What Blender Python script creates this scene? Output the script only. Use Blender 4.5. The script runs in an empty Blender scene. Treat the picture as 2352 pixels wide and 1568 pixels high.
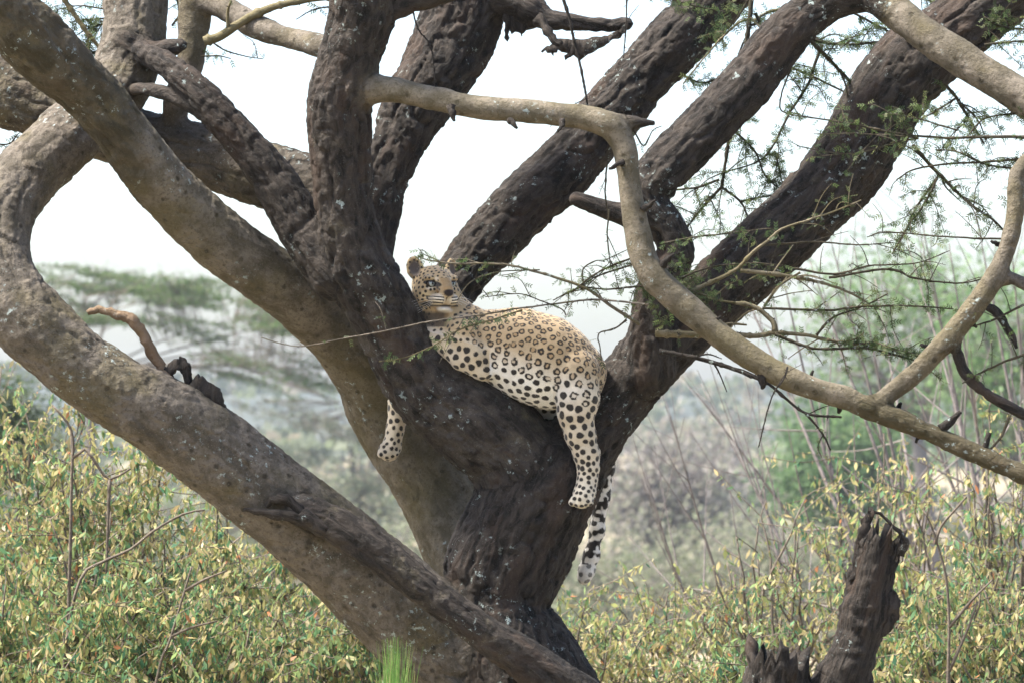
import bpy, bmesh, math, random
import numpy as np
from mathutils import Vector, Matrix
from mathutils.kdtree import KDTree

SC = bpy.context.scene
COL = SC.collection
RAD = math.radians
rng = np.random.default_rng(7)
random.seed(7)

# ------------------------------------------------------------------ camera
CAM_Z = 2.2
PITCH = RAD(1.4)
VIEW_W = 0.25                      # picture width / distance
cam_data = bpy.data.cameras.new('camera')
cam_data.sensor_width = 36.0
cam_data.lens = 36.0 / VIEW_W
cam_data.clip_start = 0.1
cam_data.clip_end = 8000
cam_data.dof.use_dof = True
cam_data.dof.focus_distance = 17.8
cam_data.dof.aperture_fstop = 5.6
cam = bpy.data.objects.new('camera', cam_data)
cam.location = (0, 0, CAM_Z)
cam.rotation_euler = (math.pi / 2 + PITCH, 0, 0)
COL.objects.link(cam)
SC.camera = cam

# ------------------------------------------------------------------ sky, sun, exposure
SUN_EL, SUN_AZ = RAD(60), RAD(-96)      # azimuth from +Y (view direction), negative = left
world = bpy.data.worlds.new('World')
SC.world = world
world.use_nodes = True
nt = world.node_tree
bgn = nt.nodes['Background']
sky = nt.nodes.new('ShaderNodeTexSky')
sky.sky_type = 'NISHITA'
sky.sun_disc = False
sky.sun_elevation = SUN_EL
sky.sun_rotation = SUN_AZ
sky.air_density = 0.9
sky.dust_density = 3.0
sky.ozone_density = 1.0
nt.links.new(sky.outputs[0], bgn.inputs[0])
bgn.inputs[1].default_value = 0.125
sun_data = bpy.data.lights.new('sun', 'SUN')
sun_data.energy = 4.6
sun_data.angle = RAD(10)
sun_data.color = (1.0, 0.93, 0.82)
sun = bpy.data.objects.new('sun', sun_data)
sd = Vector((math.sin(SUN_AZ) * math.cos(SUN_EL), math.cos(SUN_AZ) * math.cos(SUN_EL), math.sin(SUN_EL)))
sun.rotation_euler = (-sd).to_track_quat('-Z', 'Y').to_euler()
sun.location = (-10, 10, 20)
COL.objects.link(sun)
SC.view_settings.view_transform = 'Standard'
SC.view_settings.look = 'None'
SC.view_settings.gamma = 1.0
SC.view_settings.use_curve_mapping = False
SC.view_settings.exposure = 1.85
try:
    SC.cycles.volume_bounces = 0
    SC.cycles.max_bounces = 6
    SC.cycles.transparent_max_bounces = 4
    SC.cycles.use_denoising = True
except Exception:
    pass

# ------------------------------------------------------------------ helpers
CP, SP = math.cos(PITCH), math.sin(PITCH)
def PX(d):
    return d * VIEW_W / 2352.0
def P(x, y, d):
    """photo position (2352 x 1568 grid) seen at distance d"""
    u = (x - 1176) * PX(d)
    v = (784 - y) * PX(d)
    return np.array((u, d * CP - v * SP, CAM_Z + d * SP + v * CP))
def ground_point(x, d):
    p = P(x, 1000, d); p[2] = 0.0
    return p

def hash3(i, j, k, seed):
    n = (i * 374761393 + j * 668265263 + k * 2147483647 + seed * 1274126177) & 0xffffffff
    n = ((n ^ (n >> 13)) * 1274126177) & 0xffffffff
    n = ((n ^ (n >> 15)) * 2246822519) & 0xffffffff
    return ((n ^ (n >> 16)) & 0xffff) / 32767.5 - 1.0
def noise(p, seed=0):
    p = np.asarray(p, dtype=np.float64)
    f = np.floor(p); t = p - f
    i = f.astype(np.int64)
    t = t * t * t * (t * (t * 6 - 15) + 10)
    out = 0.0
    for a in (0, 1):
        wa = t[:, 0] if a else 1 - t[:, 0]
        for b in (0, 1):
            wb = t[:, 1] if b else 1 - t[:, 1]
            for c in (0, 1):
                wc = t[:, 2] if c else 1 - t[:, 2]
                out = out + wa * wb * wc * hash3(i[:, 0] + a, i[:, 1] + b, i[:, 2] + c, seed)
    return out
def fbm(p, octv=3, seed=0):
    p = np.asarray(p, dtype=np.float64)
    s, amp, tot = 0.0, 1.0, 0.0
    for o in range(octv):
        s = s + amp * noise(p * (2.03 ** o) + 17.3 * o, seed + o)
        tot += amp; amp *= 0.5
    return s / tot

def smin(a, b, k):
    h = np.clip(0.5 + 0.5 * (b - a) / k, 0, 1)
    return b + (a - b) * h - k * h * (1 - h)

def surface_nets(G, origin, h):
    S = G < 0
    cnt = np.zeros(tuple(n - 1 for n in G.shape), np.int8)
    for a in (0, 1):
        for b in (0, 1):
            for c in (0, 1):
                cnt += S[a:S.shape[0] - 1 + a, b:S.shape[1] - 1 + b, c:S.shape[2] - 1 + c]
    act = (cnt > 0) & (cnt < 8)
    del cnt
    I, J, K = np.nonzero(act)
    idx = np.full(act.shape, -1, np.int32)
    idx[I, J, K] = np.arange(len(I), dtype=np.int32)
    corners = [(a, b, c) for a in (0, 1) for b in (0, 1) for c in (0, 1)]
    val = np.stack([G[I + a, J + b, K + c] for a, b, c in corners], 1)
    pos = np.zeros((len(I), 3)); n = np.zeros(len(I))
    for p in range(8):
        for q in range(p + 1, 8):
            if sum(abs(corners[p][m] - corners[q][m]) for m in range(3)) != 1:
                continue
            m = (val[:, p] < 0) != (val[:, q] < 0)
            t = val[m, p] / (val[m, p] - val[m, q])
            pos[m] += np.array(corners[p]) + t[:, None] * (np.array(corners[q]) - np.array(corners[p]))
            n[m] += 1
    V = (np.stack([I, J, K], 1) + pos / n[:, None]) * h + origin
    Fs = []
    for ax in range(3):
        sl0 = [slice(1, -1)] * 3; sl1 = [slice(1, -1)] * 3
        sl0[ax] = slice(0, -1); sl1[ax] = slice(1, None)
        A = S[tuple(sl0)]; B = S[tuple(sl1)]
        e = np.argwhere(A != B)
        flip = A[tuple(e.T)]
        e = e + 1; e[:, ax] -= 1
        o1, o2 = (ax + 1) % 3, (ax + 2) % 3
        def cell(d1, d2):
            c = e.copy(); c[:, o1] += d1; c[:, o2] += d2
            return idx[c[:, 0], c[:, 1], c[:, 2]]
        q = np.stack([cell(-1, -1), cell(0, -1), cell(0, 0), cell(-1, 0)], 1)
        q[~flip] = q[~flip][:, ::-1]
        Fs.append(q)
    F = np.concatenate(Fs)
    return V, F[(F >= 0).all(1)]

def vnormals(V, F):
    N = np.zeros_like(V)
    fn = np.cross(V[F[:, 2]] - V[F[:, 0]], V[F[:, 3 if F.shape[1] == 4 else 1]] - V[F[:, 1 if F.shape[1] == 4 else 0]])
    if F.shape[1] == 3:
        fn = -fn
    for c in range(F.shape[1]):
        for m in range(3):
            N[:, m] += np.bincount(F[:, c], fn[:, m], len(V))
    return N / (np.linalg.norm(N, axis=1)[:, None] + 1e-12)
def lap_smooth(A, F, it=1, lam=0.5):
    n = len(A)
    E = np.concatenate([F[:, [c, (c + 1) % F.shape[1]]] for c in range(F.shape[1])])
    E = np.concatenate([E, E[:, ::-1]])
    deg = np.bincount(E[:, 0], minlength=n) + 1e-9
    A = np.array(A, float)
    flat = A.reshape(n, -1)
    for _ in range(it):
        avg = np.stack([np.bincount(E[:, 0], flat[E[:, 1], m], n) / deg for m in range(flat.shape[1])], 1)
        flat = flat + lam * (avg - flat)
    return flat.reshape(A.shape)

def mk(name, V, F, mat, parent=None, attrs=None, smooth=True, normals=None):
    V = np.asarray(V, np.float32); F = np.asarray(F, np.int32)
    me = bpy.data.meshes.new(name)
    me.vertices.add(len(V)); me.vertices.foreach_set('co', V.ravel())
    k = F.shape[1]
    me.loops.add(F.size); me.loops.foreach_set('vertex_index', F.ravel())
    me.polygons.add(len(F))
    me.polygons.foreach_set('loop_start', np.arange(0, F.size, k, dtype=np.int32))
    me.update(calc_edges=True)
    if smooth:
        me.polygons.foreach_set('use_smooth', np.ones(len(F), bool))
    for key, a in (attrs or {}).items():
        a = np.asarray(a, np.float32)
        if a.ndim == 1:
            at = me.attributes.new(key, 'FLOAT', 'POINT'); at.data.foreach_set('value', a)
        else:
            at = me.attributes.new(key, 'FLOAT_VECTOR', 'POINT'); at.data.foreach_set('vector', a.ravel())
    if normals is not None:
        me.normals_split_custom_set_from_vertices(np.asarray(normals, np.float32))
    if mat is not None:
        me.materials.append(mat)
    o = bpy.data.objects.new(name, me)
    COL.objects.link(o)
    if parent is not None:
        o.parent = parent
        o.matrix_parent_inverse = parent.matrix_basis.inverted()
    return o

class MB:
    """collects quads with point attributes"""
    def __init__(s):
        s.V, s.F, s.A, s.n = [], [], {}, 0
    def add(s, V, F, **at):
        s.V.append(np.asarray(V, float)); s.F.append(np.asarray(F, int) + s.n); s.n += len(V)
        for k, a in at.items():
            s.A.setdefault(k, []).append(np.asarray(a, float))
    def build(s, name, mat, parent=None, **kw):
        if not s.V:
            return None
        return mk(name, np.concatenate(s.V), np.concatenate(s.F), mat, parent,
                  {k: np.concatenate(a) for k, a in s.A.items()}, **kw)

def catmull(pts, spacing):
    """pts rows (x,y,z,r) -> resampled rows"""
    pts = np.asarray(pts, float)
    ext = np.vstack([2 * pts[0] - pts[1], pts, 2 * pts[-1] - pts[-2]])
    ext[:, 3] = np.maximum(ext[:, 3], 1e-4)
    out = []
    for i in range(1, len(ext) - 2):
        p0, p1, p2, p3 = ext[i - 1:i + 3]
        n = max(1, int(round(np.linalg.norm(p2[:3] - p1[:3]) / spacing)))
        t = (np.arange(n) / n)[:, None]
        out.append(0.5 * (2 * p1 + (p2 - p0) * t + (2 * p0 - 5 * p1 + 4 * p2 - p3) * t * t + (3 * p1 - p0 - 3 * p2 + p3) * t ** 3))
    out.append(pts[-1:])
    o = np.vstack(out); o[:, 3] = np.maximum(o[:, 3], 3e-4)
    return o

def frames(C):
    T = np.gradient(C, axis=0); T /= np.linalg.norm(T, axis=1)[:, None] + 1e-12
    ref = np.array((0.13, 1.0, 0.21)) if abs(T[0, 1]) < 0.9 else np.array((1.0, 0, 0))
    u = np.cross(T[0], ref); u /= np.linalg.norm(u)
    U = []
    for t in T:
        u = u - t * np.dot(u, t); u /= np.linalg.norm(u) + 1e-12
        U.append(u)
    U = np.array(U)
    return T, U, np.cross(T, U)

def tube(mb, S, sides=6, rough=0.5, jitter=0.0, seed=0, cap=True, tone=0.0):
    """S rows x,y,z,r"""
    S = np.asarray(S, float)
    T, U, W = frames(S[:, :3])
    if cap:
        e0, e1 = S[:1].copy(), S[-1:].copy()
        e0[:, 3] = 1e-4; e1[:, 3] = 1e-4
        S = np.vstack([e0, S, e1]); U = np.vstack([U[:1], U, U[-1:]]); W = np.vstack([W[:1], W, W[-1:]])
    a = np.arange(sides) / sides * 2 * math.pi
    n = len(S)
    R = S[:, 3][:, None] * np.ones(sides)
    ca, sa = np.cos(a), np.sin(a)
    s = np.concatenate([[0], np.cumsum(np.linalg.norm(np.diff(S[:, :3], axis=0), axis=1))])
    if jitter > 0:
        q = np.stack([np.repeat(s, sides) * 22, np.tile(ca, n) * 1.3 + seed * 3.1, np.tile(sa, n) * 1.3], 1)
        R = R * (1 + jitter * fbm(q, 2, seed).reshape(n, sides))
    V = S[:, None, :3] + R[:, :, None] * (ca[None, :, None] * U[:, None] + sa[None, :, None] * W[:, None])
    i = np.arange(n - 1)[:, None] * sides; j = np.arange(sides)[None]
    F = np.stack([i + j, i + (j + 1) % sides, i + sides + (j + 1) % sides, i + sides + j], -1).reshape(-1, 4)
    rr = S[:, 3].max()
    ax = np.stack([np.tile(ca, n) * rr, np.tile(sa, n) * rr, np.repeat(s, sides)], 1)
    mb.add(V.reshape(-1, 3), F, axis=ax, rough=np.full(n * sides, rough), tone=np.full(n * sides, tone))
    return S

def px_path(pts, spacing=0.03):
    """pts (x, y, width px, d)"""
    return catmull([list(P(x, y, d)) + [w * 0.5 * PX(d)] for x, y, w, d in pts], spacing)

def norm(a):
    return a / (np.linalg.norm(a, axis=-1, keepdims=True) + 1e-12)

def blades(mb, B, D, S, L, Wd, col, mid=0.45, droop=0.0):
    """flat leaves: base B, direction D, side S, length L, width Wd (arrays)"""
    n = len(B)
    L = np.broadcast_to(L, n)[:, None]; Wd = np.broadcast_to(Wd, n)[:, None]
    M = B + D * L * mid
    T = B + D * L + np.array((0, 0, -1.0)) * L * droop
    V = np.stack([B - S * Wd * .12, B + S * Wd * .12, M + S * Wd * .5, M - S * Wd * .5, T + S * Wd * .1, T - S * Wd * .1], 1).reshape(-1, 3)
    b = np.arange(n)[:, None] * 6
    F = np.concatenate([b + np.array([0, 1, 2, 3]), b + np.array([3, 2, 4, 5])])
    mb.add(V, F, col=np.repeat(col, 6, 0))

def empty(name, loc, label, cat, group=None):
    o = bpy.data.objects.new(name, None)
    o.location = [float(v) for v in loc]; o.empty_display_size = 0.1
    COL.objects.link(o)
    o['label'] = label; o['category'] = cat
    if group:
        o['group'] = group
    return o

# ------------------------------------------------------------------ materials
class N:
    def __init__(s, name):
        s.m = bpy.data.materials.new(name); s.m.use_nodes = True
        s.t = s.m.node_tree; s.t.nodes.clear()
    def n(s, typ, ins=None, **kw):
        nd = s.t.nodes.new('ShaderNode' + typ)
        for k, v in kw.items():
            setattr(nd, k, v)
        for k, v in (ins or {}).items():
            sock = nd.inputs[k]
            if isinstance(v, bpy.types.NodeSocket):
                s.t.links.new(v, sock)
            elif isinstance(v, bpy.types.Node):
                s.t.links.new(v.outputs[0], sock)
            else:
                sock.default_value = v
        return nd
    def mix(s, f, a, b, mode='MIX'):
        nd = s.t.nodes.new('ShaderNodeMix'); nd.data_type = 'RGBA'; nd.blend_type = mode
        for i, v in ((0, f), (6, a), (7, b)):
            if isinstance(v, (bpy.types.NodeSocket, bpy.types.Node)):
                s.t.links.new(v if isinstance(v, bpy.types.NodeSocket) else v.outputs[0], nd.inputs[i])
            else:
                nd.inputs[i].default_value = v if i == 0 or len(v) == 4 else (*v, 1)
        return nd.outputs[2]
    def math(s, op, a, b=0.0, clamp=False):
        return s.n('Math', {0: a, 1: b}, operation=op, use_clamp=clamp).outputs[0]
    def ramp(s, f, lo, hi):
        return s.n('MapRange', {0: f, 1: lo, 2: hi, 3: 0.0, 4: 1.0}, interpolation_type='SMOOTHSTEP').outputs[0]
    def noise(s, vec, scale, detail=3, rough=.55):
        return s.n('TexNoise', {'Vector': vec, 'Scale': scale, 'Detail': detail, 'Roughness': rough}).outputs[0]
    def out(s, sh, vol=False):
        o = s.n('OutputMaterial'); s.t.links.new(sh.outputs[0], o.inputs[1 if vol else 0])
        return s.m

def bark_material(name):
    g = N(name)
    ax = g.n('Attribute', attribute_name='axis').outputs['Vector']
    ro = g.n('Attribute', attribute_name='rough').outputs['Fac']
    tn = g.n('Attribute', attribute_name='tone').outputs['Fac']
    ob = g.n('NewGeometry').outputs['Position']
    # stretched along the limb
    st = g.n('VectorMath', {0: ax, 1: (1, 1, .36)}, operation='MULTIPLY').outputs[0]
    n_big = g.noise(ob, 3.2, 3)
    n_mid = g.noise(ob, 11, 4)
    n_fine = g.noise(ob, 70, 5, .72)
    n_spk = g.noise(ob, 150, 3, .7)
    n_fis = g.n('TexNoise', {'Vector': st, 'Scale': 26.0, 'Detail': 6.0, 'Roughness': .65, 'Distortion': .7}).outputs[0]
    # smooth bark
    sm = g.mix(g.ramp(n_mid, .35, .66), (.062, .053, .045), (.172, .148, .128))
    sm = g.mix(g.math('MULTIPLY', g.ramp(n_big, .48, .62), .55), sm, (.085, .070, .032))
    sm = g.mix(g.math('MULTIPLY', g.ramp(n_fine, .50, .62), .6), sm, (.030, .025, .020))
    vo = g.n('TexVoronoi', {'Vector': ob, 'Scale': 13.0, 'Randomness': 1.0})
    pit = g.ramp(g.math('ADD', vo.outputs[0], g.math('MULTIPLY', n_fine, .35)), .36, .24)
    sm = g.mix(g.math('MULTIPLY', pit, .85), sm, (.016, .013, .011))
    blot = g.ramp(g.n('TexNoise', {'Vector': st, 'Scale': 7.0, 'Detail': 6.0, 'Roughness': .68, 'Distortion': .4}).outputs[0], .53, .63)
    sm = g.mix(g.math('MULTIPLY', blot, .62), sm, (.026, .021, .017))
    # rough bark
    rg = g.mix(g.ramp(n_fis, .36, .64), (.005, .0040, .0033), (.043, .035, .029))
    rg = g.mix(g.math('MULTIPLY', g.ramp(n_mid, .5, .7), .5), rg, (.020, .015, .011))
    rg = g.mix(g.math('MULTIPLY', g.ramp(g.noise(st, 5.5, 5, .65), .52, .64), .5), rg, (.056, .036, .025))
    rg = g.mix(g.math('MULTIPLY', g.ramp(n_fine, .58, .72), .5), rg, (.080, .070, .062))
    sm = g.mix(g.math('MULTIPLY', g.ramp(n_spk, .56, .68), .45), sm, (.20, .18, .16))
    rg = g.mix(g.math('MULTIPLY', g.ramp(n_spk, .58, .70), .35), rg, (.13, .115, .10))
    f = g.ramp(g.math('ADD', ro, g.math('MULTIPLY', g.math('SUBTRACT', n_mid, .5), 1.1)), .35, .65)
    col = g.mix(f, sm, rg)
    # reddish bare wood (tone < 0) and olive (tone > 0)
    col = g.mix(g.math('MULTIPLY', g.math('MAXIMUM', tn, 0.0), .8), col, (.14, .120, .050))
    col = g.mix(g.math('MULTIPLY', g.math('MAXIMUM', g.math('MULTIPLY', tn, -1.0), 0.0), .8), col, (.21, .140, .085))
    # lichen
    li = g.math('MULTIPLY', g.ramp(g.noise(ob, 34, 5, .7), .58, .64), g.ramp(g.noise(ob, 4.5, 3), .53, .62))
    col = g.mix(g.math('MULTIPLY', li, .8), col, (.30, .36, .35))
    hgt = g.math('ADD', g.math('MULTIPLY', n_fis, g.math('ADD', g.math('MULTIPLY', f, .9), .12)),
                 g.math('ADD', g.math('MULTIPLY', n_fine, .35), g.math('MULTIPLY', pit, -.25)))
    bp = g.n('Bump', {'Height': hgt, 'Strength': .85, 'Distance': .032})
    b = g.n('BsdfPrincipled', {'Base Color': col, 'Roughness': .82, 'Normal': bp, 'Specular IOR Level': .25})
    return g.out(b)
BARK = bark_material('bark')

def leaf_material(name, trans=.45, vary=.25):
    g = N(name)
    c = g.n('Attribute', attribute_name='col').outputs['Vector']
    nz = g.noise(g.n('NewGeometry').outputs['Position'], 40, 2)
    c2 = g.mix(g.math('MULTIPLY', nz, vary), c, (.05, .05, .02))
    d = g.n('BsdfPrincipled', {'Base Color': c2, 'Roughness': .55, 'Specular IOR Level': .3})
    t = g.n('BsdfTranslucent', {'Color': c2})
    return g.out(g.n('MixShader', {0: trans, 1: d, 2: t}))
LEAF = leaf_material('leaf', .5, .15)

def plain(name, col, col2, scale, rough=.9):
    g = N(name)
    ob = g.n('NewGeometry').outputs['Position']
    n1 = g.noise(ob, scale, 5)
    c = g.mix(g.ramp(n1, .35, .65), col, col2)
    bp = g.n('Bump', {'Height': n1, 'Strength': .5, 'Distance': .5 / scale})
    return g.out(g.n('BsdfPrincipled', {'Base Color': c, 'Roughness': rough, 'Normal': bp}))
WOOD = plain('twig_wood', (.13, .105, .08), (.075, .06, .046), 30)
GREYWOOD = plain('grey_wood', (.19, .165, .155), (.12, .105, .10), 12)

# ------------------------------------------------------------------ ground and hills
def grid_mesh(xs, ys, zf):
    X, Y = np.meshgrid(xs, ys)
    Z = zf(X, Y)
    V = np.stack([X.ravel(), Y.ravel(), Z.ravel()], 1)
    nx, ny = len(xs), len(ys)
    i = np.arange(ny - 1)[:, None] * nx + np.arange(nx - 1)[None]
    F = np.stack([i, i + 1, i + nx + 1, i + nx], -1).reshape(-1, 4)
    return V, F
def sstep(a, b, x):
    t = np.clip((x - a) / (b - a), 0, 1)
    return t * t * (3 - 2 * t)
def elev(X, Y):
    q = np.stack([X.ravel() / 260, Y.ravel() / 260, np.zeros(X.size)], 1)
    n = fbm(q, 4, 31).reshape(X.shape)
    small = .12 * fbm(np.stack([X.ravel() / 9, Y.ravel() / 9, np.zeros(X.size)], 1), 2, 5).reshape(X.shape) * np.clip((Y - 40) / 20, 0, 1)
    return -11 * sstep(32, 190, Y) + sstep(330, 900, Y) * (9 + 6 * n) + small
ys = np.concatenate([np.linspace(-40, 120, 60), np.geomspace(123, 900, 84)])
xs = np.concatenate([-np.geomspace(760, 12, 50), np.linspace(-10, 10, 11), np.geomspace(12, 760, 50)])
V, F = grid_mesh(xs, ys, elev)
GROUND = plain('dry_ground', (.23, .18, .115), (.13, .115, .06), .6)
o = mk('ground', V, F, GROUND); o['kind'] = 'structure'
def hill_f(X, Y):
    q = np.stack([X.ravel() / 150 + 3.3, Y.ravel() / 260, np.zeros(X.size)], 1)
    n = fbm(q, 4, 77).reshape(X.shape)
    prof = sstep(760, 1050, Y) * sstep(1400, 1250, Y)
    return -8 + prof * (21.5 + 5 * n)
V, F = grid_mesh(np.linspace(-500, 500, 150), np.linspace(750, 1410, 44), hill_f)
HILL = plain('wooded_hill', (.020, .030, .026), (.050, .056, .040), .03)
o = mk('hill', V, F, HILL); o['kind'] = 'structure'

# ------------------------------------------------------------------ main tree : implicit surface with smooth forks
# limb: name, rough, olive tone, blend k, points (x, y, width, distance)
T0 = 18.0
LIMBS = [
 ('trunk', .85, 0, .08, [(1215, 2200, 560, 18.0), (1200, 1900, 470, 18.0), (1165, 1650, 400, 18.0), (1140, 1500, 320, 18.0), (1132, 1395, 235, 18.0), (1154, 1312, 262, 18.0), (1180, 1252, 272, 18.0), (1212, 1185, 262, 18.0), (1250, 1105, 240, 18.0)]),
 ('limb', .58, 0, .05, [(1235, 1140, 210, 18.0), (1165, 1030, 214, 17.97), (1072, 956, 204, 17.93), (998, 905, 182, 17.9), (945, 845, 162, 17.87), (915, 785, 150, 17.85), (888, 725, 150, 17.82), (845, 650, 152, 17.78), (812, 575, 140, 17.74), (794, 500, 130, 17.72), (788, 400, 132, 17.7), (780, 300, 141, 17.68), (780, 233, 142, 17.66), (808, 120, 141, 17.64), (829, 33, 144, 17.6), (840, -70, 150, 17.55)]),
 ('limb', .72, 0, .06, [(1210, 1205, 190, 18.02), (1298, 1078, 178, 18.03), (1340, 1012, 172, 18.05), (1422, 906, 148, 18.08), (1508, 806, 152, 18.12), (1615, 705, 150, 18.18), (1745, 585, 160, 18.24), (1868, 470, 166, 18.3), (1968, 350, 172, 18.36), (2035, 225, 178, 18.4), (2110, 135, 172, 18.45), (2230, 45, 150, 18.5), (2380, -70, 140, 18.55)]),
 ('limb', .36, .12, .05, [(1110, 1600, 250, 17.95), (1000, 1475, 240, 17.9), (865, 1345, 222, 17.82), (720, 1218, 203, 17.74), (577, 1103, 197, 17.66), (454, 1010, 200, 17.6), (340, 938, 180, 17.55), (237, 878, 164, 17.52), (130, 795, 168, 17.5), (58, 726, 172, 17.5), (-2, 645, 170, 17.54), (-15, 560, 160, 17.62), (5, 475, 155, 17.72), (60, 405, 150, 17.85), (120, 350, 148, 17.96), (200, 272, 150, 18.12), (265, 200, 154, 18.24), (300, 130, 150, 18.32), (310, 60, 145, 18.36), (312, -70, 142, 18.42)]),
 ('limb', .22, .25, .025, [(1150, 1440, 210, 18.25), (1110, 1350, 203, 18.38), (1065, 1250, 195, 18.48), (1005, 1130, 186, 18.55), (945, 1030, 182, 18.56), (890, 940, 178, 18.54), (848, 850, 170, 18.46), (770, 757, 155, 18.32), (682, 678, 146, 18.16), (610, 630, 144, 18.08), (533, 574, 142, 18.0), (450, 500, 138, 17.9), (372, 424, 131, 17.8), (300, 330, 128, 17.7), (232, 245, 128, 17.62), (175, 187, 134, 17.56), (98, 113, 148, 17.48), (45, 60, 148, 17.43), (-70, -55, 150, 17.35)]),
 ('limb', .80, 0, .05, [(905, 900, 130, 18.58), (985, 740, 118, 18.5), (1062, 632, 114, 18.56), (1170, 505, 130, 18.64), (1290, 390, 136, 18.74), (1392, 272, 136, 18.84), (1500, 150, 130, 18.92), (1620, 22, 132, 19.0), (1700, -70, 130, 19.05)]),
 ('limb', .95, 0, .06, [(830, 640, 110, 17.95), (862, 480, 108, 18.05), (890, 385, 112, 18.12), (938, 275, 138, 18.22), (1003, 165, 165, 18.32), (1055, 60, 182, 18.4), (1080, -60, 190, 18.45)]),
 ('limb', .50, .1, .05, [(800, 480, 130, 18.02), (720, 432, 145, 18.12), (600, 398, 148, 18.22), (450, 352, 138, 18.34), (300, 315, 140, 18.42), (120, 255, 148, 18.46), (-60, 190, 155, 18.5)]),
 ('limb', .90, 0, .05, [(1490, 850, 120, 18.0), (1492, 740, 96, 17.96), (1505, 660, 84, 17.95), (1552, 585, 84, 17.96), (1530, 515, 80, 17.96), (1478, 455, 96, 17.98), (1510, 405, 112, 18.0), (1600, 315, 114, 18.06), (1718, 192, 114, 18.12), (1812, 72, 112, 18.16), (1905, 5, 90, 18.16), (2000, -12, 80, 18.1), (2060, 28, 78, 18.02), (2130, 82, 78, 17.94), (2230, 148, 80, 17.86), (2400, 258, 82, 17.75)]),
 ('branch', .12, .35, .03, [(845, 205, 70, 17.62), (905, 205, 58, 17.56), (980, 224, 54, 17.52), (1080, 244, 53, 17.48), (1200, 255, 52, 17.46), (1330, 268, 58, 17.44), (1400, 288, 66, 17.42), (1432, 330, 60, 17.41), (1446, 430, 54, 17.4), (1466, 540, 58, 17.39), (1496, 625, 64, 17.38), (1560, 692, 66, 17.37), (1680, 790, 62, 17.35), (1795, 862, 54, 17.32), (1900, 902, 50, 17.3), (2010, 940, 50, 17.28), (2150, 1000, 44, 17.25), (2260, 1048, 44, 17.22), (2420, 1118, 42, 17.18)]),
 ('branch', .35, .25, .03, [(2000, 935, 44, 17.29), (2050, 898, 46, 17.3), (2110, 850, 46, 17.3), (2180, 775, 48, 17.3), (2262, 672, 46, 17.31), (2310, 580, 42, 17.33), (2335, 480, 40, 17.35), (2336, 400, 36, 17.37), (2380, 350, 30, 17.4)]),
 ('branch', .45, 0, .03, [(2285, 640, 34, 17.33), (2330, 640, 28, 17.33), (2400, 680, 28, 17.33)]),
 ('branch', .9, 0, .02, [(2190, 775, 26, 17.31), (2212, 850, 24, 17.31), (2262, 900, 24, 17.3), (2330, 940, 22, 17.3), (2420, 985, 22, 17.3)]),
 ('branch', .66, 0, .02, [(680, 1162, 60, 17.56), (760, 1197, 84, 17.5), (841, 1249, 88, 17.47), (966, 1344, 78, 17.46), (1094, 1440, 80, 17.47), (1200, 1512, 98, 17.5), (1330, 1605, 110, 17.56)]),
 ('branch', .98, 0, .03, [(775, 625, 130, 17.8), (700, 530, 112, 17.84), (628, 412, 98, 17.85), (545, 312, 78, 17.85), (462, 218, 74, 17.88), (395, 158, 58, 17.95), (325, 118, 46, 18.1)]),
 ('branch', .98, 0, .02, [(560, 345, 40, 17.83), (500, 285, 36, 17.84), (430, 235, 36, 17.9), (370, 212, 30, 17.98), (310, 205, 26, 18.1)]),
 ('branch', .30, .1, .04, [(455, -60, 80, 18.28), (447, 40, 74, 18.28), (432, 160, 64, 18.28), (402, 240, 58, 18.3), (408, 330, 44, 18.34), (415, 380, 40, 18.36)]),
 ('branch', .28, .15, .04, [(455, 0, 60, 18.26), (510, 15, 54, 18.18), (590, 62, 56, 18.05), (680, 92, 52, 17.9), (770, 112, 50, 17.72)]),
 ('branch', .85, 0, .04, [(850, 25, 90, 17.6), (910, 10, 66, 17.62), (1000, -14, 54, 17.66), (1080, -40, 50, 17.7)]),
 ('branch', .97, 0, .04, [(1090, -30, 120, 18.4), (1165, -5, 96, 18.34), (1215, 25, 76, 18.3), (1250, 45, 46, 18.28), (1320, 52, 38, 18.26), (1400, 60, 34, 18.25), (1438, 55, 30, 18.24)]),
 ('stub', .97, 0, .03, [(1470, 500, 70, 17.96), (1420, 490, 50, 17.95), (1375, 475, 40, 17.94), (1320, 458, 30, 17.93)]),
 ('stub', .9, 0, .015, [(1425, 285, 50, 17.43), (1460, 282, 32, 17.44), (1500, 284, 14, 17.46)]),
 ('stub', .95, 0, .03, [(300, 110, 90, 18.25), (340, 125, 60, 18.2), (380, 115, 44, 18.14), (418, 104, 22, 18.1)]),
 ('root_flare', .9, 0, .08, [(1170, 1410, 100, 17.98), (1236, 1488, 122, 17.96), (1285, 1562, 145, 17.95), (1350, 1720, 170, 17.95), (1440, 1950, 150, 17.95), (1470, 2200, 160, 17.95)]),
]
H = 0.0088
lo = np.array([-2.42, 17.0, -0.06]); hi = np.array([2.42, 19.4, 4.35])
GB = lo.copy()
dims = tuple(int(math.ceil((hi[i] - lo[i]) / H)) + 2 for i in range(3))
G = np.full(dims, 1.0, np.float32)
ID = np.zeros(dims, np.int8)
BEST = np.full(dims, 1.0, np.float32)
SAMP = []
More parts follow.
